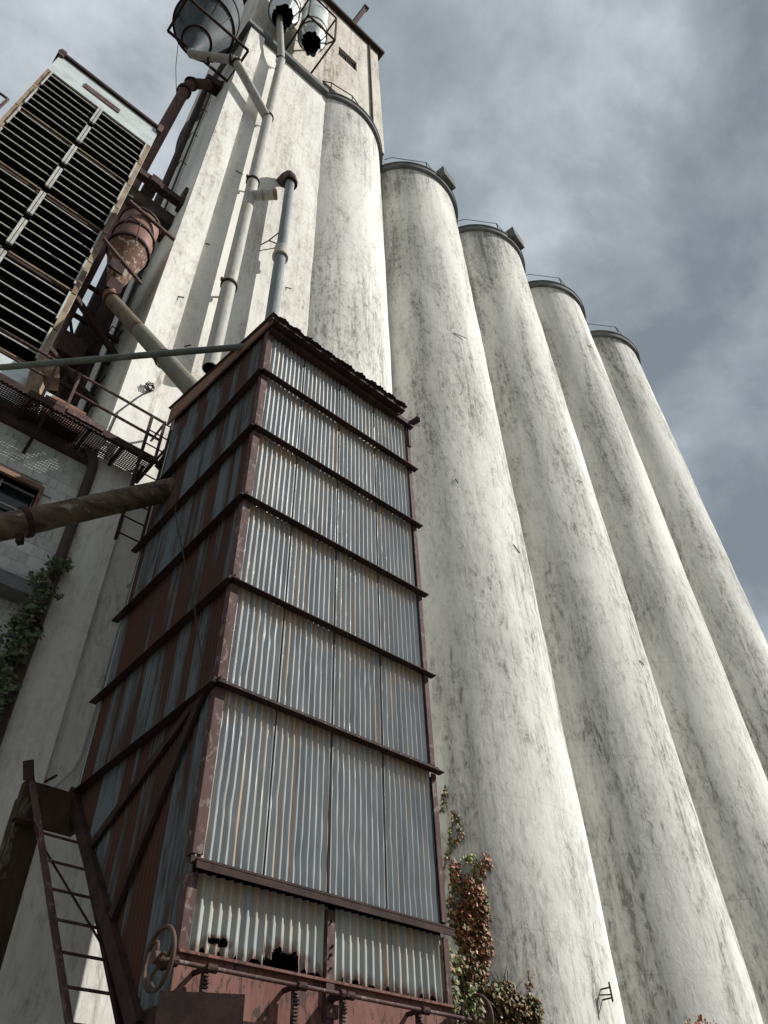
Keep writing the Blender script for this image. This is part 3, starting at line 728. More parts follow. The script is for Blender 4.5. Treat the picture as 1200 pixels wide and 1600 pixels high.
# rust coloured cyclone
RX, RY = 1.42, 9.8
rt = thing('rusty_hopper', 'rust red hopper tank with peeling cone between dryer and tower', 'hopper', (RX, RY, 15))
b = MB(); b.lathe(RX, RY, [(0.46, 16.85), (0.46, 18.2), (0.40, 18.35), (0.02, 18.5)], 32); part(b, 'drum', M['tank_rust'], rt, True)
b = MB(); b.lathe(RX, RY, [(0.15, 15.3), (0.455, 16.85)], 32); part(b, 'cone', M['flake'], rt, True)
for z in (16.85, 17.45, 18.2):
    b = MB(); hoop(b, (RX, RY, z), (0,0,1), 0.465, 0.08, 0.03); part(b, 'hoop', M['rust_dark'], rt, True)
b = MB(); b.bar((RX-0.3, RY-0.32, 15.55), (RX+0.02, RY-0.32, 15.55), 0.05, 0.36); b.box(RX-0.16, RX+0.16, RY-0.16, RY+0.16, 14.95, 15.35); part(b, 'slide_gate', M['rust_dark'], rt)
b = MB(); b.bar((RX-0.62, RY-0.5, 15.9), (RX+0.42, RY-0.5, 15.2), 0.06, 0.07, up=(0,1,0)); part(b, 'mounting_bar', M['rust_red'], rt)
b = MB(); b.bar((RX-0.5, RY-0.5, 18.0), (TX-0.1, RY-0.5, 17.7), 0.07, 0.08); part(b, 'mounting_bar', M['rust_red'], rt)
b = MB(); b.tube([(RX-0.42, RY-0.3, 17.0), (RX-0.35, RY-0.55, 17.3), (RX-0.1, RY-0.62, 17.2), (RX-0.02, RY-0.5, 16.5)], 0.015, 6); part(b, 'hose', M['cable'], rt, True)
ds = thing('discharge_spout', 'green grey and rust stained spout sloping from the rusty hopper to the bin roof corner', 'pipe', (RX, RY, 14.9))
S0 = Vector((RX, RY, 15.1)); S1 = Vector((RX+0.02, RY-0.04, 14.8)); S2 = Vector((2.78, 7.25, 10.0)); mid = S1.lerp(S2, 0.42); mid2 = S1.lerp(S2, 0.70)
b = MB(); b.tube([S0, S1, S1.lerp(S2, 0.06)], 0.15, 18); part(b, 'elbow', M['rust_orange'], ds, True)
b = MB(); b.tube([S1.lerp(S2, 0.05), mid], 0.15, 18); part(b, 'pipe', M['pipe_green'], ds, True)
b = MB(); b.tube([mid, S2], 0.155, 18); part(b, 'pipe', M['spout'], ds, True)
b = MB(); hoop(b, mid2, S2-S1, 0.16, 0.05, 0.02); hoop(b, S1.lerp(S2, 0.04), S2-S1, 0.155, 0.06, 0.03); part(b, 'collar', M['rust_red'], ds, True)

# ------------------------------------------------------------------ small block building, lower left
sb = thing('block_building', 'low painted block building with a dark window at the left edge, under the dryer', 'building', (0, 12, GZ))
win = (-0.1, 1.64, 8.30, 9.14)
b = MB(); wall_open(b, -6, TX-0.004, TY+0.03, TY+0.3, GZ, 10.12, [win]); b.box(-6, -5.7, TY+0.3, 15, GZ, 10.12); b.box(-5.7, TX-0.004, 14.7, 15, GZ, 10.12)
part(b, 'wall', M['old_wall'], sb)
b = MB(); b.box(-6.15, TX-0.004, TY-0.13, 15.15, 10.125, 10.5); part(b, 'roof_edge', M['pipe_dark'], sb)
BW, BH = 0.405, 0.203
blk = MB(); g_ = 0.0022
bx0, bx1, bz0, bz1 = g_/2, BW-g_/2, g_/2, BH-g_/2; bv = 0.0015
blk.v = [(bx0,0.04,bz0),(bx1,0.04,bz0),(bx1,0.04,bz1),(bx0,0.04,bz1),(bx0+bv,0,bz0+bv),(bx1-bv,0,bz0+bv),(bx1-bv,0,bz1-bv),(bx0+bv,0,bz1-bv)]
blk.f = [(4,5,6,7),(0,1,5,4),(1,2,6,5),(2,3,7,6),(3,0,4,7)]; blk.mi = [0]*5
blk_me = blk.mesh('wall_block', M['old_wall'])
cnt = 0
for j in range(33):
    z = 10.12-BH*(j+1)
    off = 0 if j % 2 else BW/2
    x = TX-0.01-BW+off-BW/2*0
    if off: x = TX-0.01-BW/2
    first = True
    while x > -0.75:
        L = BW if not (off and first) else BW/2
        first = False
        if z+BH < win[2]+0.01 or z > win[3]-0.01 or x > win[1]-0.01 or True:
            inside = (x+L > win[0]+0.02 and x < win[1]-0.02 and z+BH > win[2]+0.02 and z < win[3]-0.02)
            if not inside and cnt < 298 and x > 1.75-(10.12-z)*0.0-1.9:
                xx, ww = x, L
                if z+BH > win[2]+0.02 and z < win[3]-0.02 and x < win[1]: pass
                inst(blk_me, 'wall_block', sb, (xx, TY-0.008+random.uniform(-0.0015, 0.0015), z), scale=(ww/BW, 1, 1)); cnt += 1
        x -= BW
b = MB(); b.box(win[0], win[1], TY+0.2, TY+0.22, win[2], win[3]); wd = part(b, 'window', M['glass'], sb)
b = MB()
b.box(win[0], win[1]+0.06, TY-0.03, TY+0.15, win[3], win[3]+0.09); b.box(win[1], win[1]+0.06, TY-0.03, TY+0.15, win[2]-0.06, win[3])
b.box(win[0], win[1], TY-0.03, TY+0.15, win[2]-0.07, win[2])
part(b, 'frame', M['wood'], wd)
b = MB()
for x in (1.1, 0.5): b.box(x-0.012, x+0.012, TY+0.12, TY+0.15, win[2], win[3])
b.box(win[0], win[1], TY+0.12, TY+0.15, 8.68, 8.705); part(b, 'glazing_bar', M['conduit'], wd)
b = MB(); b.box(-3, TX-0.05, TY-0.32, TY-0.011, 7.0, 7.22); part(b, 'canopy', M['cornice'], sb)
dp = thing('drain_pipe', 'dark drain pipe running down the corner where block building and tower meet', 'pipe', (TX, TY-0.14, GZ))
b = MB(); b.tube([(2.1, TY-0.2, 10.3), (2.22, TY-0.2, 10.12), (2.25, TY-0.2, 9.9), (2.25, TY-0.2, GZ)], 0.085, 12); part(b, 'pipe', M['pipe_dark'], dp, True)
for z in (9.0, 6.6, 3.8):
    b = MB(); hoop(b, (2.25, TY-0.2, z), (0,0,1), 0.088, 0.05, 0.02); part(b, 'collar', M['rust_dark'], dp, True)
# conduit on tower wall
b = MB(); b.tube([(3.5, TY-0.03, 10.2), (3.48, TY-0.03, 9.0), (3.45, TY-0.03, 8.1), (3.42, TY-0.03, 6.0), (3.4, TY-0.03, 5.15), (3.33, TY-0.06, 4.9), (3.1, TY-0.1, 4.5), (2.7, TY-0.4, 3.9)], 0.016, 6)
for z in (8.1, 6.4): b.box(3.40, 3.50, TY-0.06, TY-0.001, z-0.02, z+0.02)
solo(b, 'conduit', M['conduit'], (3.5, TY, 10), 'thin pale conduit running down the shaded tower wall beside the bin', 'conduit', smooth=True)

# ------------------------------------------------------------------ walkway with grating and railing
PZ, PY0, PY1 = 10.32, 9.2, 9.74
wk = thing('walkway', 'rusty grated walkway with red railing along the dryer foot', 'walkway', (1.5, 9.45, PZ))
b = MB()
x = -2.4
while x < 3.06: b.box(x, x+0.011, PY0+0.01, PY1-0.01, PZ-0.012, PZ+0.012); x += 0.042
for k in range(12): b.box(-2.4, 3.06, PY0+0.03+k*0.043, PY0+0.041+k*0.043, PZ-0.011, PZ+0.011)
part(b, 'grating', M['rust_dark'], wk, kind='stuff')
b = MB(); b.box(-2.4, 3.1, PY0-0.05, PY0, PZ-0.07, PZ+0.07); b.box(-2.4, 3.1, PY1, PY1+0.04, PZ-0.07, PZ+0.05)
x = -2.35
while x < 3.08: b.box(x, x+0.035, PY0-0.055, PY0-0.001, PZ-0.095, PZ-0.071); b.box(x, x+0.035, PY1, PY1+0.04, PZ-0.09, PZ-0.071); x += 0.075
part(b, 'edge_channel', M['rust_dark'], wk)
for x in (-1.6, -0.2, 0.9, 1.9, 2.5, 3.06):
    b = MB(); b.box(x-0.025, x+0.025, PY0+0.001, PY1-0.001, PZ-0.10, PZ-0.02); part(b, 'cross_bearer', M['rust_dark'], wk)
for z, nm in ((PZ+1.08, 'top_rail'), (PZ+0.58, 'middle_rail')):
    b = MB(); b.tube([(-2.4, PY0, z), (1.02, PY0, z)], 0.026, 8) if nm == 'top_rail' else b.tube([(-2.4, PY0, z), (0.95, PY0, z)], 0.022, 8)
    b.tube([(1.42, PY0, z), (3.08, PY0, z)], 0.026, 8)
    if nm == 'top_rail': b.tube([(1.02, PY0, z), (1.42, PY0, z)], 0.026, 8); b.tube([(3.08, PY0, z), (3.1, PY1, z)], 0.024, 8)
    part(b, nm, M['rust_red'], wk, True)
b = MB(); b.box(1.06, 1.38, PY0-0.03, PY0-0.01, PZ+0.07, PZ+0.16); b.box(1.45, 2.1, PY0-0.075, PY0-0.055, PZ-0.02, PZ+0.1); part(b, 'kick_plate', M['rust_red'], wk)
for x in (-1.9, -0.6, 1.02, 1.42, 3.08):
    b = MB(); b.bar((x, PY0-0.01, PZ+0.07), (x, PY0-0.01, PZ+1.1), 0.045, 0.045, up=(0,1,0)); part(b, 'post', M['rust_red'], wk)
for x in (-0.4, 1.2, 2.95):
    b = MB(); b.bar((x, PY0+0.1, PZ-0.1), (x, TY-0.01, PZ-0.6), 0.05, 0.05); part(b, 'bracket', M['rust_dark'], wk)
# wall ladder at the end of the walkway
ul = thing('wall_ladder', 'thin wall ladder hanging below the walkway end beside the bin', 'ladder', (3.0, 9.2, 8.2), 'ladders')
for x, z1 in ((2.80, 11.3), (3.2, 11.8)):
    b = MB(); b.bar((x, 9.12, 8.25), (x, 9.12, z1), 0.045, 0.06, up=(0,1,0)); part(b, 'rail', M['rust_dark'], ul)
for k in range(9):
    b = MB(); b.tube([(2.82, 9.12, 8.4+0.36*k), (3.18, 9.12, 8.4+0.36*k)], 0.014, 6); part(b, 'rung', M['rust_dark'], ul, True)
b = MB(); b.bar((3.15, 9.15, 10.15), (3.35, 8.6, 11.1), 0.12, 0.05); b.bar((3.05, 9.15, 10.3), (3.5, 8.9, 10.0), 0.05, 0.05); b.bar((3.2, 9.0, 10.7), (3.2, 9.7, 10.7), 0.04, 0.04)
solo(b, 'loose_brace', M['rust_dark'], (3.15, 9.1, 10.3), 'dark bent braces at the walkway end next to the ladder', 'brace')

# ------------------------------------------------------------------ corrugated bin
BX0, BX1, BY0, BY1 = 2.58, 4.90, 4.80, 7.28
LV = [8.62, 7.66, 6.62, 5.54, 4.475, 3.42, 2.05]       # top, then the girt levels downwards
bn = thing('corrugated_bin', 'tall bin clad in corrugated zinc with rusty girts and a dark lean roof, centre front', 'bin', (3.74, 6.0, GZ))
PIT = 0.0622
def corr(Wd, H, seg=9, rows=1, holes=None, rust=None, bot=None, top=None, wob=0, dents=None, pit=None, amp=0.0128):
    PIT_ = pit or PIT
    m = MB(); n = int(round(Wd/PIT_*seg)); rr = []
    for j in range(rows+1):
        for i in range(n+1):
            x = Wd*i/n; zt = top(x) if top else 0.0; zb = bot(x) if bot else -H
            z = zt+(zb-zt)*j/rows
            dn = sum(d_*math.exp(-((x-dx_)/0.05)**2-((z-dz_)/0.09)**2) for dx_, dz_, d_ in dents) if dents else 0.0
            m.v.append((x, dn-amp*math.cos(2*math.pi*(x+(wob*(math.sin(z*7.3+x*9)+0.6*math.sin(z*17+x*23)) if wob else 0))/PIT_), z)); rr.append(rust(x, z) if rust else 0.0)
    for j in range(rows):
        for i in range(n):
            a = j*(n+1)+i
            xc = Wd*(i+.5)/n; zc = -H*(j+.5)/rows
            if holes and holes(xc, zc): continue
            m.f.append((a, a+n+1, a+n+2, a+1)); m.mi.append(0)
    m.att['rust'] = ('POINT', 'FLOAT', rr)
    return m
NS = 4; SW = (BX1-BX0)/NS; ov = 0.02
for k in range(6):
    zt, zb = LV[k], LV[k+1]
    H = zt-zb
    mes = []
    for v_ in range(2):
        dl = [(random.uniform(0.05, 0.55), random.uniform(-H+0.1, -0.1), random.uniform(0.003, 0.009)) for _ in range(1 if k < 4 else 7)]
        mes.append(corr(SW+ov, H, rows=34 if k > 3 else 16, wob=(0.0011 if k > 4 else 0.0003)*(1+v_*0.5), dents=dl).mesh('corrugated_sheet', M['galv'], smooth=True))
    me = mes[0]
    meL = corr((BY1-BY0)/4+ov, H, rows=1).mesh('corrugated_sheet', M['galv_rust'], smooth=True)
    for q in range(NS):
        inst(mes[(q*3+k) % 2], 'corrugated_sheet', bn, (BX0+SW*q-ov/2+random.uniform(-.003,.003), BY0+0.001+random.uniform(-.002,.001), zt), rot=(random.uniform(-.002,.002), 0, 0.018))
    for q in range(4 if k < 5 else 0):
        D = (BY1-BY0)/4
        inst(meL, 'corrugated_sheet', bn, (BX0-0.004*(q % 2), BY1-D*q+ov/2, zt), rotz=-math.pi/2)
    for q in range(4 if k < 5 else 0):
        inst(meL, 'corrugated_sheet', bn, (BX1, BY0+(BY1-BY0)/4*q-ov/2, zt), rotz=math.pi/2)
        inst(me, 'corrugated_sheet', bn, (BX1-SW*q+ov/2, BY1, zt), rotz=math.pi) if k < 5 else None
# gable strip under the rising roof, left side and right side
def roofz(y): return 8.66+(y-4.6)*0.325
gab = MB(); 
mL = corr(BY1-BY0, 1, rows=1, bot=lambda x: 0.0, top=lambda x: roofz(BY1-x)-LV[0]-0.03).mesh('gable_sheet', M['galv_rust'], smooth=True)
inst(mL, 'gable_sheet', bn, (BX0+0.002, BY1, LV[0]), rotz=-math.pi/2)
b = MB(); b.box(BX0, BX1, BY1-0.02, BY1, LV[0]+0.01, roofz(BY1)-0.03); b.box(BX1-0.02, BX1, BY0, BY1-0.03, LV[0]-0.02, LV[0]+0.02); part(b, 'back_panel', M['rust_dark'], bn)
# bottom row with rusted holes
def hole_fn(seed, spots):
    r = random.Random(seed)
    ph = [r.random()*6 for _ in range(6)]
    def d(x, z):
        best = 9
        for hx, hz, rx, rz in spots:
            n = 0.20*math.sin(x*48+ph[0])+0.10*math.sin(x*150+z*60+ph[1])+0.10*math.sin(z*80+ph[2])+0.05*math.sin(x*330+ph[5])
            best = min(best, math.hypot((x-hx)/rx, (z-hz)/rz)+n)
        e_ = (z+0.48)/0.035 + 0.6*math.sin(x*47+ph[3])+0.5*math.sin(x*103+ph[4])     # eaten lower edge
        return best, e_
    return d
BZT, BZB = 1.995, 1.50
spots = [[(0.235, -0.385, 0.070, 0.026), (0.52, -0.465, 0.035, 0.03)],
         [(0.165, -0.44, 0.150, 0.085), (0.44, -0.475, 0.05, 0.02)],
         [(0.20, -0.47, 0.02, 0.03), (0.36, -0.48, 0.03, 0.03)],
         [(0.15, -0.48, 0.03, 0.03), (0.40, -0.475, 0.03, 0.04)]]
xs0 = [BX0+0.03, BX0+0.60, 3.79, 4.34]; ws = [0.575, 0.55, 0.56, 0.55]
for q in range(4):
    dfn = hole_fn(q+5, spots[q])
    me = corr(ws[q], BZT-BZB, seg=16, rows=60, pit=0.0715, amp=0.0128,
              holes=lambda x, z, f=dfn: f(x, z)[0] < 1.0 or f(x, z)[1] < 0.2,
              rust=lambda x, z, f=dfn: max(max(0.0, min(1.0, (1.9-f(x, z)[0])/0.6)), max(0.0, min(1.0, (2.6-f(x, z)[1])/1.6)))).mesh('corrugated_sheet', M['galv_low'], smooth=True)
    inst(me, 'corrugated_sheet', bn, (xs0[q], BY0+0.0-0.003*(q % 2), BZT), rotz=0.0, label='bottom corrugated sheet eaten into holes by rust')
# hopper: left side sheet cut along its sloping back, sloping back plate, right side
def slopeY(z): return 5.17+(z-1.23)*(7.28-5.17)/(3.42-1.23)
def botz(y): return 1.23+(y-5.17)*(3.42-1.23)/(7.28-5.17) if y > 5.17 else 1.2
D = (BY1-BY0)/4
for q in range(4):
    y1 = BY1-D*q
    m = corr(D+ov, 1, rows=3, bot=lambda x, y1=y1: botz(y1+ov/2-x)-LV[5], top=lambda x: 0.0)
    inst(m.mesh('hopper_sheet', M['galv_rust'], smooth=True), 'hopper_sheet', bn, (BX0-0.004*(q % 2), y1+ov/2, LV[5]), rotz=-math.pi/2)
b = MB(); b.poly([(BX1, BY0+0.02, 1.2), (BX1, 5.17, 1.2), (BX1, BY1, 3.42), (BX1, BY0+0.02, 3.42)]); b.poly([(BX0+0.015, 5.17, 1.2), (BX1, 5.17, 1.2), (BX1, BY1, 3.42), (BX0+0.015, BY1, 3.42)]); part(b, 'hopper_plate', M['rust_dark'], bn)
b = MB(); b.box(BX0+0.04, BX1-0.04, BY0+0.25, BY0+0.27, 1.3, 2.2); part(b, 'dark_backing', M['black'], bn)  # black sheet stands in for the dark interior behind the rust holes
# front girts and side girts
for k, z in enumerate(LV[1:6]):
    b = MB(); b.angle((BX0-0.06, BY0-0.02, z-0.03), (BX1+0.09, BY0-0.02, z-0.03), 0.075, 0.075, 0.008, (0,-1,0)); part(b, 'girt', M['rust_dark'], bn)
    b = MB(); b.angle((BX0-0.02, BY0-0.07, z-0.03), (BX0-0.02, BY1+0.09, z-0.03), 0.075, 0.075, 0.008, (-1,0,0)); part(b, 'girt', M['rust_dark'], bn)
b = MB(); b.angle((BX0-0.03, BY0-0.02, LV[6]-0.02), (BX1+0.03, BY0-0.02, LV[6]-0.02), 0.09, 0.05, 0.01, (0,-1,0)); b.box(BX0-0.03, BX1+0.03, BY0-0.112, BY0-0.1, LV[6]-0.075, LV[6]-0.02); part(b, 'sill_beam', M['rust_dark'], bn)
b = MB(); b.box(BX0-0.02, BX1+0.08, BY0-0.09, BY0-0.02, 8.50, 8.58); part(b, 'eaves_beam', M['rust_dark'], bn)
b = MB(); b.bar((4.92, BY0-0.04, 8.54), (5.02, BY0-0.16, 8.66), 0.07, 0.06); b.bar((4.93, BY0-0.03, 8.1), (4.93, BY0-0.03, 8.5), 0.04, 0.03); part(b, 'beam_end', M['rust_dark'], bn)
# bolts along the girts, one part per girt
for k, z in enumerate(LV[1:6]):
    b = MB(); x = BX0+0.06
    while x < BX1-0.03: b.box(x-0.008, x+0.008, BY0-0.030, BY0-0.0245, z+0.01, z+0.026); x += PIT*2
    part(b, 'bolt_row', M['conduit'], bn)
# corner posts: one length per tier
for k in range(6):
    zt, zb = LV[k]-(0.04 if k else -0.02), LV[k+1]+0.05
    b = MB(); b.box(BX0-0.028, BX0+0.055, BY0-0.026, BY0-0.014, zb, zt); b.box(BX0-0.028, BX0-0.016, BY0-0.014, BY0+0.06, zb, zt); part(b, 'corner_post', M['rust_red'], bn)
    b = MB(); b.box(BX1-0.012, BX1+0.045, BY0-0.026, BY0-0.014, zb, zt); b.box(BX1+0.033, BX1+0.045, BY0-0.014, BY0+0.06, zb, zt); part(b, 'corner_post', M['rust_red'], bn)
b = MB(); b.box(BX0-0.035, BX0+0.035, BY0-0.04, BY0-0.02, 1.5, 1.975); b.box(BX0-0.035, BX0-0.02, BY0-0.02, BY0+0.05, 1.5, 1.975); part(b, 'lower_post', M['rust_red'], bn)
b = MB(); b.box(BX1-0.03, BX1+0.02, BY0-0.04, BY0-0.02, 1.5, 1.975); part(b, 'lower_post', M['rust_red'], bn)
b = MB(); b.box(3.695, 3.765, BY0-0.045, BY0-0.033, 1.25, 1.96); b.box(3.695, 3.707, BY0-0.033, BY0+0.01, 1.25, 1.96); b.box(3.68, 3.78, BY0-0.075, BY0-0.046, 1.28, 1.36)
mp_ = part(b, 'middle_post', M['rust_red'], bn)
b = MB()
for z in (1.88, 1.72, 1.66, 1.665, 1.58): b.tube([(3.73+random.uniform(-.015,.015), BY0-0.045, z), (3.73, BY0-0.062, z)], 0.009, 6)
part(b, 'bolt', M['rust_dark'], mp_)
# braces on the left side
b = MB(); b.bar((BX0-0.04, 5.0, 3.40), (BX0-0.04, 6.50, 2.70), 0.03, 0.085); part(b, 'brace', M['rust_dark'], bn)
b = MB(); b.bar((BX0-0.05, 4.95, 3.40), (BX0-0.05, 5.80, 1.95), 0.03, 0.085, up=(0,1,1)); part(b, 'brace', M['rust_dark'], bn)
b = MB(); b.bar((BX0-0.04, 7.33, 3.46), (BX0-0.04, 5.12, 1.15), 0.06, 0.11, up=(0,1,-1)); part(b, 'hopper_edge_angle', M['rust_dark'], bn)
# base plates in red paint with the gate rod, racks and pinions
b = MB(); b.box(BX0-0.03, 3.69, BY0-0.012, BY0+0.0, 0.55, 1.50); part(b, 'base_plate', M['base_red'], bn)
b = MB(); b.box(3.70, BX1+0.03, BY0-0.014, BY0+0.0, 0.55, 1.50); part(b, 'base_plate', M['base_red'], bn)
b = MB(); b.box(BX0-0.03, BX1+0.03, BY0-0.05, BY0-0.013, 1.495, 1.512); part(b, 'base_ledge', M['base_red'], bn)
b = MB(); b.box(BX0-0.02, BX0-0.005, BY0+0.001, 5.17, 0.55, 1.25); b.box(BX1+0.005, BX1+0.02, BY0+0.001, 5.17, 0.55, 1.25); b.box(BX0, BX1, 5.16, 5.17, 0.55, 1.2); part(b, 'chute_side', M['rust_dark'], bn)
rod = thing('gate_rod', 'rusty operating rod with handwheels and racks across the red base plate of the bin', 'rod', (3.6, 4.62, 1.40))
b = MB(); b.tube([(2.33, 4.63, 1.40), (4.99, 4.63, 1.40)], 0.0135, 10); part(b, 'shaft', M['rust_red'], rod, True)
for x in (2.72, 3.40, 3.80, 4.50):
    b = MB(); b.tube([(x-0.03, 4.63, 1.40), (x+0.03, 4.63, 1.40)], 0.026, 12); b.box(x-0.045, x-0.03, 4.60, BY0-0.013, 1.385, 1.415); part(b, 'pinion', M['rust_dark'], rod)
    b = MB(); b.box(x-0.02, x+0.02, 4.70, 4.72, 0.7, 1.42)
    for k in range(34): b.box(x-0.02, x+0.02, 4.681, 4.699, 0.72+0.021*k, 0.731+0.021*k)
    part(b, 'rack', M['rust_red'], rod)
for x in (2.46, 3.73):
    b = MB(); b.tube([(x-0.02, 4.63, 1.40), (x+0.02, 4.63, 1.40)], 0.03, 10); b.bar((x, 4.63, 1.4), (x, BY0-0.016, 1.4), 0.035, 0.035); part(b, 'bearing', M['rust_dark'], rod)
def wheel(x):
    b = MB(); n = 36; pts = []
    c = Vector((x, 4.63, 1.40)); r = 0.165
    for k in range(n+1): pts.append(c+Vector((0, math.cos(2*math.pi*k/n), math.sin(2*math.pi*k/n)))*r)
    b.tube(pts, 0.014, 10, cap=False)
    for s_ in range(3):
        a0 = 2*math.pi*s_/3+0.4; q = []
        for k in range(9):
            u = k/8; rr = 0.03+(r-0.03)*u; a = a0+0.9*math.sin(u*math.pi)*0.8
            q.append(c+Vector((0, math.cos(a), math.sin(a)))*rr)
        b.tube(q, 0.011, 8)
    b.tube([c-Vector((0.04,0,0)), c+Vector((0.04,0,0))], 0.035, 12)
    return b
part(wheel(2.36), 'handwheel', M['wheel'], rod, True)
part(wheel(5.02), 'handwheel', M['wheel'], rod, True)
# bent guard plate in front of base
b = MB(); P0, P1 = Vector((2.33, 4.50, 0)), Vector((2.76, 4.30, 0)); zt = 1.205
b.bar(P0+Vector((0,0,zt-0.4)), P1+Vector((0,0,zt-0.4)), 0.008, 0.8); b.bar(P0+Vector((0,0,0.8)), Vector((2.5, 4.79, 0.8)), 0.02, 0.04)
solo(b, 'guard_plate', M['rust_dark'], (2.5, 4.4, 0.5), 'flat dark brown guard plate standing skew in front of the bin base', 'plate')
# roof: corrugated sheets with ragged front edge, purlin under it
for q in range(4):
    m = MB(); RW = 4.76-(BX0-0.10); x0 = BX0-0.10+q*RW/4; wd_ = RW/4+(0.03 if q < 3 else 0.0); n = 48; ys = [4.57, 5.2, 6.2, 7.45]
    for t_ in (0, 1):
        for j, y in enumerate(ys):
            for i in range(n+1):
                x = x0+wd_*i/n
                yy = y+(0.014*math.sin(i*0.37+q)+0.008*math.sin(i*1.3) if j == 0 else 0)
                m.v.append((x, yy, roofz(yy)+0.005*math.cos(2*math.pi*x/PIT)-0.004*t_+(0.012*math.sin(x*3+1)+0.008*math.sin(x*31) if j == 0 else 0)))
    for j in range(len(ys)-1):
        for i in range(n):
            a_ = j*(n+1)+i; m.f.append((a_, a_+1, a_+n+2, a_+n+1)); m.mi.append(0)
    part(m, 'roof_sheet', M['roof_sheet'], bn, True)
b = MB(); b.bar((BX0-0.08, 4.66, roofz(4.66)-0.055), (4.74, 4.66, roofz(4.66)-0.055), 0.09, 0.085); part(b, 'purlin', M['rust_dark'], bn)
b = MB(); b.poly([(BX0-0.07, 4.62, roofz(4.62)-0.13), (BX0-0.07, 7.4, roofz(7.4)-0.42), (BX0-0.07, 7.4, roofz(7.4)-0.03), (BX0-0.07, 4.62, roofz(4.62)-0.03)])
b.poly([(BX0-0.045, 4.62, roofz(4.62)-0.13), (BX0-0.045, 7.4, roofz(7.4)-0.42), (BX0-0.045, 7.4, roofz(7.4)-0.03), (BX0-0.045, 4.62, roofz(4.62)-0.03)])
b.poly([(BX0-0.07, 4.62, roofz(4.62)-0.13), (BX0-0.07, 7.4, roofz(7.4)-0.42), (BX0-0.045, 7.4, roofz(7.4)-0.42), (BX0-0.045, 4.62, roofz(4.62)-0.13)])
part(b, 'rake_board', M['wood'], bn)
# legs to the ground
for x in (BX0+0.05, BX1-0.05):
    for y in (BY0+0.1, 5.1):
        b = MB(); b.bar((x, y, GZ), (x, y, 0.56), 0.12, 0.12, up=(0,1,0)); part(b, 'leg', M['rust_dark'], bn)
# wire hanging on the left side
b = MB(); b.tube([(BX0-0.06, 6.5, 7.4), (BX0-0.09, 6.25, 6.4), (BX0-0.10, 5.9, 5.7), (BX0-0.10, 5.25, 4.38), (BX0-0.1, 4.92, 3.6)], 0.008, 5)
solo(b, 'hanging_wire', M['cable'], (BX0-0.06, 6.5, 7.4), 'thin black wire sagging across the rusty left side of the bin', 'wire')
# unseen boxes added behind the bin to shade the lower tower wall
gl = thing('shade_blocker', 'unseen added boxes behind the bin that shade the lower tower wall', 'shade blocker', (4.2, 8.2, GZ))
b = MB(); b.box(3.32, 6.15, 7.42, 8.9, 6.3, 11.45); part(b, 'upper_blocker', M['galv_rust'], gl)
b = MB(); b.box(4.45, 5.52, 8.0, 8.75, GZ, 6.29); part(b, 'upright_casing', M['rust_dark'], gl)  # unseen upright box, added to keep sun off the foot of the wall

# thick auger tube and thin stay pipe
au = thing('auger_tube', 'thick brown flaking auger tube entering the left side of the bin', 'auger', (0.8, 7.4, 5.9))
A0, A1 = Vector((-0.9, 7.94, 4.53)), Vector((2.62, 6.83, 7.37))
b = MB(); b.tube([A0, A0.lerp(A1, 0.66)], 0.155, 22); part(b, 'tube', M['pipe_brown'], au, True)
b = MB(); b.tube([A0.lerp(A1, 0.655), A1], 0.15, 22); part(b, 'tube', M['pipe_brown'], au, True)
b = MB(); q = A0.lerp(A1, 0.60); hoop(b, q, A1-A0, 0.157, 0.06, 0.03); b.bar(q+Vector((0,0,-0.22)), q+Vector((0.02,-0.02,-0.33)), 0.07, 0.07); part(b, 'clamp', M['rust_dark'], au, True)
b = MB(); b.bar(A0+Vector((0,0,0.165)), A1+Vector((0,0,0.165)), 0.10, 0.04); part(b, 'top_angle', M['rust_dark'], au)
b = MB(); b.tube([(2.62, 5.2, 8.78), (0.24, 8.05, 9.22), (-0.6, 9.05, 9.38)], 0.045, 10)
solo(b, 'stay_pipe', M['stay'], (2.6, 5.2, 8.8), 'long thin grey green stay pipe running from the bin roof corner off to the left', 'pipe', smooth=True)

# trestle and ladder at lower left
tr = thing('trestle', 'rusty timber coloured post and beam beside the foot of the bin at lower left', 'trestle', (2.15, 7.35, GZ))
b = MB(); b.box(2.10, 2.34, 7.28, 7.5, GZ, 3.32); part(b, 'post', M['post_brown'], tr)
b = MB(); b.box(2.05, 2.62, 7.16, 7.27, 3.03, 3.38); part(b, 'beam', M['post_brown'], tr)
b = MB(); b.bar((2.05, 7.1, 3.35), (1.98, 7.05, 3.5), 0.1, 0.02); part(b, 'torn_flange', M['rust_dark'], tr)
b = MB(); b.bar((2.2, 7.1, 3.38), (2.28, 7.1, 3.46), 0.05, 0.02); part(b, 'torn_flange', M['rust_dark'], tr)
ll = thing('lower_ladder', 'leaning rusty ladder at the bottom left beside the bin hopper', 'ladder', (2.9, 6.0, 0), 'ladders')
La, Lb = Vector((2.08, 7.15, 3.40)), Vector((2.60, 6.3, 1.39)); Ra, Rb = Vector((2.53, 7.15, 3.36)), Vector((3.02, 6.3, 1.42))
def ext(a, b_, zt):
    k = (zt-a.z)/(b_.z-a.z); return a+(b_-a)*k
dL = (Lb-La).normalized()
b = MB(); b.bar(ext(La, Lb, 3.5), ext(La, Lb, GZ), 0.035, 0.06, up=(0,1,0)); part(b, 'rail', M['rust_red'], ll)
b = MB(); b.bar(ext(Ra, Rb, 3.42), ext(Ra, Rb, GZ), 0.10, 0.05, up=(0,1,0)); part(b, 'rail', M['rust_dark'], ll)
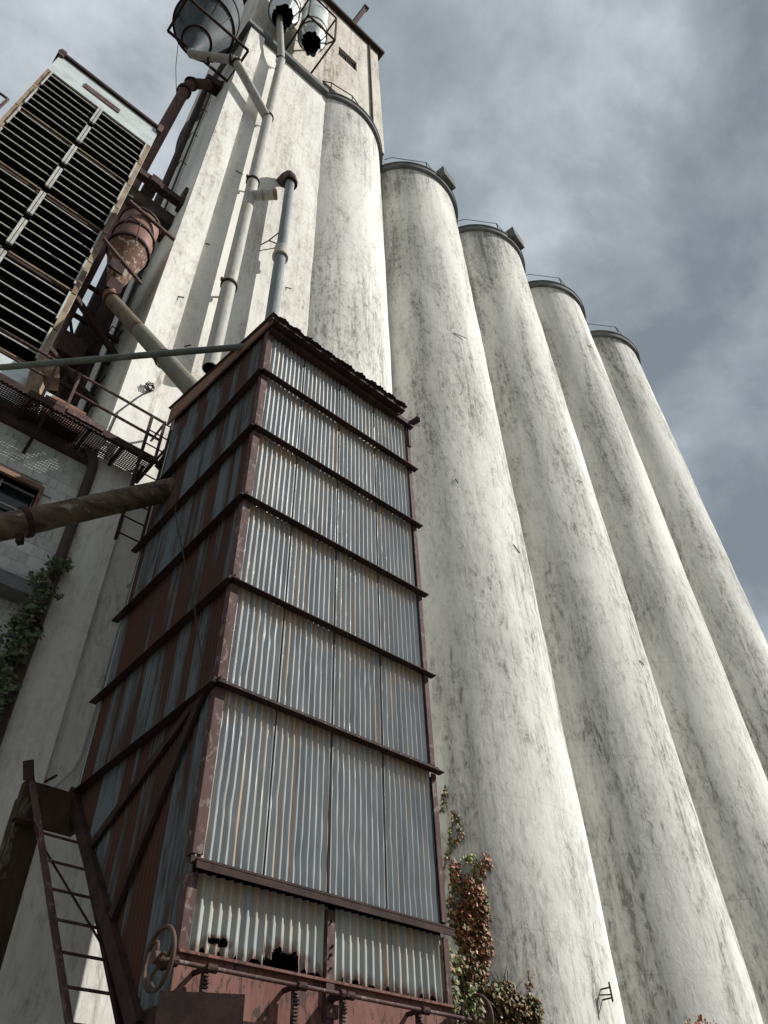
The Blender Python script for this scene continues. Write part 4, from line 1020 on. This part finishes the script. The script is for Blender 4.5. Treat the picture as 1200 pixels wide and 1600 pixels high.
for k in range(15):
    z = 2.86-0.245*k
    b = MB(); b.tube([ext(La, Lb, z), ext(Ra, Rb, z)], 0.0125, 8); part(b, 'rung', M['rust_red'], ll, True)
b = MB(); b.tube([ext(La, Lb, 2.9)+Vector((-0.04,0,0)), ext(La, Lb, 2.75), ext(Ra, Rb, 1.9)], 0.011, 6); part(b, 'diagonal_tie', M['rust_dark'], ll, True)

# ------------------------------------------------------------------ creepers
def leaves(mb, pts, cols, rnd, size):
    """small folded leaves: two quads each"""
    cl = mb.att.setdefault('leafcol', ('FACE', 'FLOAT_COLOR', []))[2]
    for p, nrm, sc_ in pts:
        nrm = Vector(nrm).normalized()
        d = Vector((rnd.uniform(-1,1), rnd.uniform(-1,1), rnd.uniform(-1.6,0.2))).normalized()
        nn = (nrm*1.0+Vector((rnd.uniform(-1,1), rnd.uniform(-1,1), rnd.uniform(-.6,1)))*0.75).normalized()
        s_ = nn.cross(d)
        if s_.length < 0.05: continue
        s_.normalize(); d = s_.cross(nn).normalized()
        L = size*sc_*rnd.uniform(0.6, 1.35); w = L*rnd.uniform(0.34, 0.46)
        p = Vector(p); tip = p+d*L; m1 = p+d*L*0.45
        dr_ = nn*(-L*0.13)
        mb.quad(p, m1+s_*w+dr_, tip, m1-nn*0.0, 0); mb.quad(p, m1, tip, m1-s_*w+dr_, 0)
        c = rnd.choice(cols); k = rnd.uniform(0.7, 1.25)
        for _ in range(2): cl += [c[0]*k, c[1]*k, c[2]*k, 1.0]
RED = [(0.30,0.07,0.035),(0.38,0.14,0.06),(0.22,0.06,0.035),(0.34,0.20,0.09),(0.30,0.12,0.06),(0.16,0.14,0.05),(0.12,0.15,0.045)]
GRN = [(0.065,0.10,0.025),(0.10,0.13,0.03),(0.05,0.07,0.02),(0.16,0.16,0.04),(0.20,0.11,0.04)]
MIXD = [(0.10,0.12,0.03),(0.17,0.13,0.045),(0.22,0.10,0.04),(0.07,0.09,0.03),(0.26,0.17,0.07),(0.13,0.09,0.05)]
YG = [(0.20,0.24,0.05),(0.14,0.19,0.04),(0.24,0.22,0.07)]
DKG = [(0.045,0.08,0.03),(0.065,0.10,0.04),(0.035,0.06,0.025),(0.08,0.10,0.04),(0.10,0.08,0.04)]
def blob(mb, c, r, n, cols, rnd, size, nrm=(0.3,-1,0.2)):
    pts = []
    for _ in range(n):
        while True:
            u = Vector((rnd.uniform(-1,1), rnd.uniform(-1,1), rnd.uniform(-1,1)))
            if u.length < 1: break
        pts.append((Vector(c)+Vector((u.x*r[0], u.y*r[1], u.z*r[2])), nrm, 1.0))
    leaves(mb, pts, cols, rnd, size)
rnd = random.Random(21)
cr = thing('creeper', 'autumn coloured creeper, red above and green below, climbing the silo beside the bin', 'creeper', (8.3, 7.8, GZ))
up_, low = MB(), MB()
# red curtain clinging to the silo behind the bin
for c, r, n in [((11.02,10.02,5.05),(0.13,0.16,0.34),380), ((11.12,9.92,4.75),(0.17,0.16,0.45),560), ((10.95,10.08,4.45),(0.25,0.2,0.5),850), ((11.0,10.05,3.95),(0.28,0.2,0.4),620), ((10.82,10.15,5.35),(0.10,0.12,0.30),200), ((11.16,9.92,4.2),(0.18,0.12,0.38),260)]:
    blob(up_, c, r, n, RED, rnd, 0.085)
for c, r, n in [((10.85,10.1,3.7),(0.3,0.25,0.4),900), ((11.15,9.8,3.3),(0.3,0.25,0.3),900), ((11.45,9.65,3.05),(0.28,0.22,0.24),800), ((11.68,9.45,3.2),(0.12,0.14,0.24),260), ((11.55,9.6,3.15),(0.30,0.2,0.28),600), ((11.35,9.7,3.45),(0.25,0.15,0.2),300), ((11.2,9.8,2.6),(0.6,0.3,0.5),1500), ((11.2,9.7,1.2),(0.9,0.5,1.2),1800), ((10.76,10.2,4.7),(0.12,0.12,0.5),260)]:
    blob(low, c, r, n, MIXD, rnd, 0.088)
# green mass between bin corner and silo foot
for c, r, n in [((5.30,5.35,1.80),(0.13,0.25,0.30),650), ((5.50,5.4,1.55),(0.24,0.25,0.26),900), ((5.12,5.0,1.80),(0.09,0.14,0.26),200), ((5.7,5.5,1.30),(0.35,0.3,0.26),900), ((5.05,4.68,1.50),(0.10,0.06,0.17),130), ((5.8,5.6,0.6),(0.9,0.6,0.6),1900), ((6.1,5.9,-0.5),(1.4,0.8,0.9),1900)]:
    blob(low, c, r, n, GRN+MIXD[:2] if c[0] < 5.6 else MIXD, rnd, 0.056)
def tendril(pts, cols, n, size, stems, mb, spread=0.05):
    pts = [Vector(p) for p in pts]; stems.tube(pts, 0.010, 5)
    seg = [(pts[i], pts[i+1]) for i in range(len(pts)-1)]
    L = []
    for _ in range(n):
        a_, b_ = rnd.choice(seg); q = a_.lerp(b_, rnd.random())+Vector((rnd.uniform(-1,1), rnd.uniform(-1,0.4), rnd.uniform(-1,1)))*spread
        L.append((q, (0.2,-1,0.2), 1.0))
    leaves(mb, L, cols, rnd, size)
st = MB()
tendril([(10.72,10.42,5.3),(10.80,10.32,5.75),(10.94,10.15,6.0),(10.98,10.1,6.15),(10.98,10.1,6.4),(10.90,10.2,6.55)], RED+GRN, 110, 0.075, st, up_, 0.08)
tendril([(10.82,10.25,5.85),(10.86,10.25,6.15),(10.94,10.15,6.4)], YG, 50, 0.085, st, up_, 0.08)
tendril([(11.08,9.98,5.0),(11.08,9.98,5.25),(11.14,9.94,5.5),(11.08,9.98,5.68),(11.0,10.05,5.6)], YG, 90, 0.085, st, up_, 0.09)
tendril([(11.16,9.9,5.2),(11.22,9.86,5.45),(11.30,9.80,5.68),(11.36,9.76,5.5)], RED, 70, 0.09, st, up_, 0.06)
tendril([(10.80,10.35,6.6),(10.83,10.3,6.85),(10.87,10.25,7.12)], YG+[(0.2,0.1,0.05)], 50, 0.08, st, up_, 0.07)
tendril([(11.22,9.86,4.5),(11.24,9.84,4.8),(11.22,9.86,5.05)], YG+GRN, 50, 0.08, st, up_, 0.06)
tendril([(11.68,9.5,3.3),(11.70,9.5,3.6),(11.72,9.5,3.8)], [(0.22,0.12,0.06),(0.16,0.10,0.05)], 40, 0.07, st, up_, 0.08)
for k in range(14):
    x = rnd.uniform(10.7, 11.4); st.tube([(x, 9.75, GZ), (x+rnd.uniform(-.2,.2), 9.75, 1.2), (x+rnd.uniform(-.1,.1), 9.9, 3.0), (x*0.5+5.5+rnd.uniform(-.08,.08), 10.05, 4.8)], 0.014, 5)
for k in range(12):
    x = rnd.uniform(5.2, 6.2); st.tube([(x, 5.6, GZ), (x+rnd.uniform(-.2,.2), 5.5, 0.3), (x*0.6+2.15+rnd.uniform(-.1,.1), 5.4, 1.6)], 0.011, 5)
for k in range(26):
    q = Vector((rnd.uniform(10.9,11.6), 9.7, rnd.uniform(2.9,3.4))); st.tube([q, q+Vector((rnd.uniform(-.2,.25), rnd.uniform(-.1,.1), rnd.uniform(.2,.5)))], 0.007, 4)
part(st, 'stem', M['stem'], cr, True)
part(up_, 'red_foliage', M['leaf'], cr, kind='stuff'); part(low, 'green_foliage', M['leaf'], cr, kind='stuff')
# creeper on the drain pipe
cl_ = thing('pipe_creeper', 'dark green creeper hanging on the drain pipe at the left edge', 'creeper', (2.25, 9.6, 5))
m = MB(); st = MB()
for c, r, n in [((2.2,9.5,7.65),(0.12,0.12,0.2),75), ((2.05,9.5,7.3),(0.14,0.14,0.2),80), ((2.14,9.5,6.95),(0.13,0.14,0.3),140), ((2.0,9.5,6.55),(0.15,0.14,0.3),150), ((2.1,9.5,6.15),(0.15,0.14,0.3),150), ((2.0,9.5,5.8),(0.14,0.14,0.25),100), ((2.14,9.5,5.5),(0.12,0.14,0.3),100), ((2.1,9.5,5.1),(0.10,0.12,0.25),60), ((2.15,9.55,4.7),(0.06,0.1,0.25),30), ((2.36,9.55,7.8),(0.07,0.06,0.12),26), ((1.75,9.5,6.1),(0.12,0.1,0.35),60), ((2.33,9.5,7.2),(0.06,0.05,0.1),16), ((2.3,9.5,6.5),(0.05,0.05,0.1),14)]:
    blob(m, c, r, n, DKG, rnd, 0.088, (0,-1,0.1))
st.tube([(2.3, 9.58, GZ), (2.2, 9.58, 3.0), (2.3, 9.58, 5.2), (2.2, 9.56, 7.7)], 0.02, 6); part(st, 'stem', M['stem'], cl_, True); st = MB(); st.tube([(2.2,9.58,4.5),(1.9,9.58,5.4),(2.15,9.56,6.4)], 0.015, 6)
part(st, 'stem', M['stem'], cl_, True); part(m, 'foliage', M['leaf'], cl_, kind='stuff')
# sprig at foot of the third silo
m = MB(); st = MB()
blob(m, (16.2, 9.1, 3.35), (0.4, 0.3, 0.25), 120, RED, rnd, 0.10)
cs = thing('silo_sprig', 'reddish creeper tip showing at the bottom between two silos', 'creeper', (16.2, 9.1, GZ))
st.tube([(16.2, 9.2, GZ), (16.3, 9.2, 2.5), (16.2, 9.1, 3.4)], 0.03, 6); blob(m, (16.2, 9.1, 1.7), (0.9, 0.3, 1.6), 600, RED+MIXD, rnd, 0.11)
part(st, 'stem', M['stem'], cs, True); part(m, 'foliage', M['leaf'], cs, kind='stuff')
